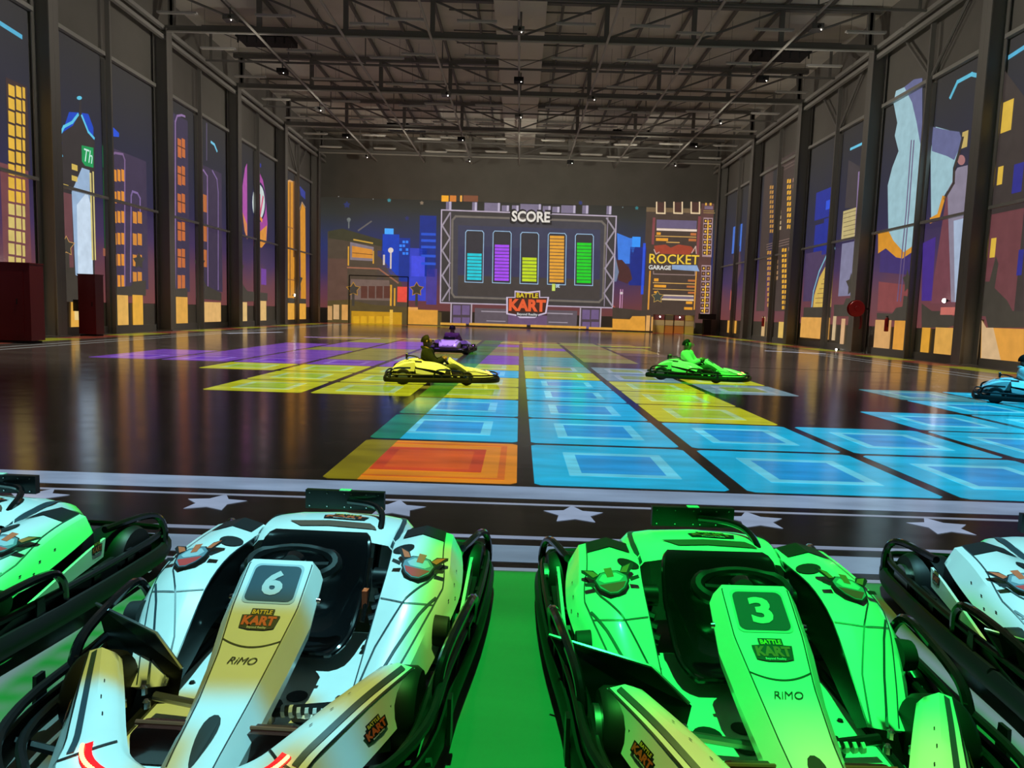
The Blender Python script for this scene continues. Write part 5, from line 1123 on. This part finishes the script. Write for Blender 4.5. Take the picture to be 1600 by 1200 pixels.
# ------------------------------------------------------------------ things along the walls
def cabinet(x, y, w, d, h, label):
    t = thing('red_cabinet', label, 'cabinet', (x, y, 0))
    MB().box((0, 0, h/2+.04), (w, d, h-.08)).build('body', M_MAROON, t); MB().box((0, 0, .03), (w*.92, d*.92, .06)).build('plinth', M_DARK, t); MB().box((0, 0, h-.015), (w+.03, d+.03, .03)).build('lid', M_MAROON, t)
    MB().box((0, -d/2-.006, h*.5), (w*.8, .012, h*.78)).build('door', M_MAROON, t); MB().box((w*.3, -d/2-.02, h*.52), (.02, .02, .16)).build('handle', M_DARK, t); return t
cabinet(-15.35, 25.9, .62, .5, 2.2, 'tall dark red cabinet standing right of the nearest left column')
cabinet(-14.9, 20.9, 1.9, .6, 2.3, 'wide dark red cabinet cut by the left edge of the picture')
def lamp(wl, px, py, label, r=.05):
    p = on_wall(wl, px, py, 0); s = 1 if wl == 'L' else -1
    t = thing('wall_lamp', label, 'lamp', (p.x+s*.16, p.y, p.z)); MB().lathe((0, 0, 0), [(-.07, .04), (-.02, r), (.04, r*.9)], 'z', 12).build('housing', M_DARK, t); MB().lathe((s*.045, 0, .0), [(-.02*s, r*.9), (.03*s, r*.8), (.045*s, r*.3)], 'x', 12).build('lens', M_STAR, t); MB().box((-s*.08, 0, 0), (.14, .03, .03)).build('arm', M_DARK, t)
lamp('L', 3, 414, 'small bright lamp above the wide red cabinet', .11); lamp('L', 85, 422, 'small bright lamp above the tall red cabinet', .08); lamp('L', 456, 461, 'small bright lamp on the orange arches', .1); lamp('R', 1335.5, 475, 'small bright lamp beside the brick house projection', .06); lamp('R', 1484, 470, 'small bright lamp under the lavender building projection', .09)
lamp('R', 1490, 569, 'tiny floor-level light at the foot of the nearest right column', .04); lamp('R', 1313.5, 546, 'tiny floor-level light at the foot of the right wall', .04)
def hose_reel(y, z, label):
    t = thing('fire_hose_reel', label, 'hose reel', (XR-.75, y, z)); MB().lathe((0, 0, 0), [(-.12, .34), (-.09, .36), (-.09, .2), (.09, .2), (.09, .36), (.12, .34)], 'y', 24).build('drum', M_RED, t, True)
    MB().lathe((0, -.13, 0), [(-.02, .10), (0, .12)], 'y', 16).build('hub', M_RED, t); MB().tube(cr_path([(.15, .12, -.1), (.3, .14, -.3), (.34, .14, -.7), (.3, .14, -.9)], 5), .05, 8).build('hose', M_MAROON, t, True); MB().box((.35, .12, 0), (.5, .06, .08)).build('bracket', M_DARK, t)
hose_reel(32.3, 1.95, 'round red fire hose reel on the second right column')
def extinguisher(x, y, z, label):
    t = thing('fire_extinguisher', label, 'extinguisher', (x, y, z)); MB().lathe((0, 0, 0), [(0, .07), (.02, .085), (.5, .085), (.56, .05), (.6, .03)], 'z', 14).build('bottle', M_RED, t, True); MB().box((0, 0, .63), (.05, .12, .04)).build('valve', M_DARK, t); MB().tube(cr_path([(0, -.05, .62), (0, -.14, .5), (0, -.11, .2)], 5), .014, 6).build('hose', M_DARK, t, True)
extinguisher(XR-.2, 30.6, 1.0, 'red fire extinguisher on the right wall beside the hose reel'); extinguisher(XL+.2, 50.0, 1.05, 'red fire extinguisher on the left wall below the orange arches'); extinguisher(XR-.25, 45.9, .9, 'dark red fire extinguisher far down the right wall')
t = thing('wall_speaker', 'small dark loudspeaker mounted on the glowing panel right of the tall red cabinet', 'speaker', on_wall('L', 117, 477)); MB().box((.12, 0, 0), (.2, .3, .42)).build('cabinet', M_DARK, t); MB().box((.03, 0, 0), (.06, .08, .1)).build('bracket', M_DARK, t)
# roll-up door outline in the far wall
pd = [on_wall('B', 546, 430), on_wall('B', 638, 433)]
door = struct(MB().box((pd[0].x, YB-.04, pd[0].z/2), (.07, .06, pd[0].z)).box((pd[1].x, YB-.04, pd[0].z/2), (.07, .06, pd[0].z)).box(((pd[0].x+pd[1].x)/2, YB-.04, pd[0].z), (pd[1].x-pd[0].x, .06, .07)).build('door_1', M_DARK))
# foam blocks stacked by the far right corner, a black totem beside them
def block(px0, px1, py0, py1, c, label, nm='foam_block'):
    Y = 56.9; d = ray((px0+px1)/2, py1); k = Y/d.y; a = CAMP+ray(px0, py1)*(Y/ray(px0, py1).y); b = CAMP+ray(px1, py1)*(Y/ray(px1, py1).y); zt = (CAMP+ray((px0+px1)/2, py0)*(Y/ray((px0+px1)/2, py0).y)).z; return a.x, b.x, zt
mats = [pmat('pale_yellow_foam', (.62, .5, .16), .7), pmat('cream_foam', (.6, .52, .38), .7), pmat('orange_foam', (.6, .26, .07), .7), pmat('plum_foam', (.20, .05, .09), .7), pmat('grey_foam', (.12, .11, .10), .7)]
xs = [-.0]
for i, (px0, px1, cols, lab) in enumerate(((1022.5, 1038, (0, 1, 3), 'first'), (1039, 1052, (2, 1, 4), 'second'), (1053.5, 1069, (2, 1, 3), 'third'), (1070, 1084.5, (0, 1, 0), 'fourth'))):
    x0, x1, zt = block(px0, px1, 487, 516, 0, '')
    for j, (h, ci) in enumerate(zip((.62, .42, .42), cols)):
        z0 = (.02, .64, 1.06)[j]
        o = thing('foam_block', '%s foam block in the %s stack from the left by the far right corner' % (('bottom', 'middle', 'top')[j], lab), 'foam block', ((x0+x1)/2, 57.4, z0), 0, 'foam blocks by the back wall')
        MB().box((0, 0, h/2-.01), (x1-x0-.03, .8, h-.03)).build('cushion', mats[ci], o); MB().box((0, 0, h-.012), (x1-x0, .82, .02)).build('piping', mats[(ci+1) % 5], o)
x0, x1, zt = block(1096, 1104, 489, 518, 0, '')
t = thing('black_totem', 'black cabinet-topped totem standing in the far right corner', 'totem', (x0+.2, 56.2, 0)); MB().box((0, 0, .6), (.55, .5, 1.2)).build('post', M_DARK, t); MB().box((0, 0, 1.42), (1.2, .6, .42)).build('head', M_DARK, t)
for px, lab in ((1031, 'small bright spot lamp on the first foam stack'), (1062, 'small bright spot lamp on the third foam stack')):
    x0, x1, zt = block(px-1, px+1, 490, 515, 0, ''); t = thing('spot_lamp', lab, 'lamp', (x0, 56.85, 1.30)); MB().lathe((0, .05, 0), [(-.05, .05), (.08, .06), (.1, .03)], 'y', 12).build('housing', M_DARK, t); MB().lathe((0, -.02, 0), [(-.012, .03), (0, .055)], 'y', 12).build('lens', M_STAR, t)
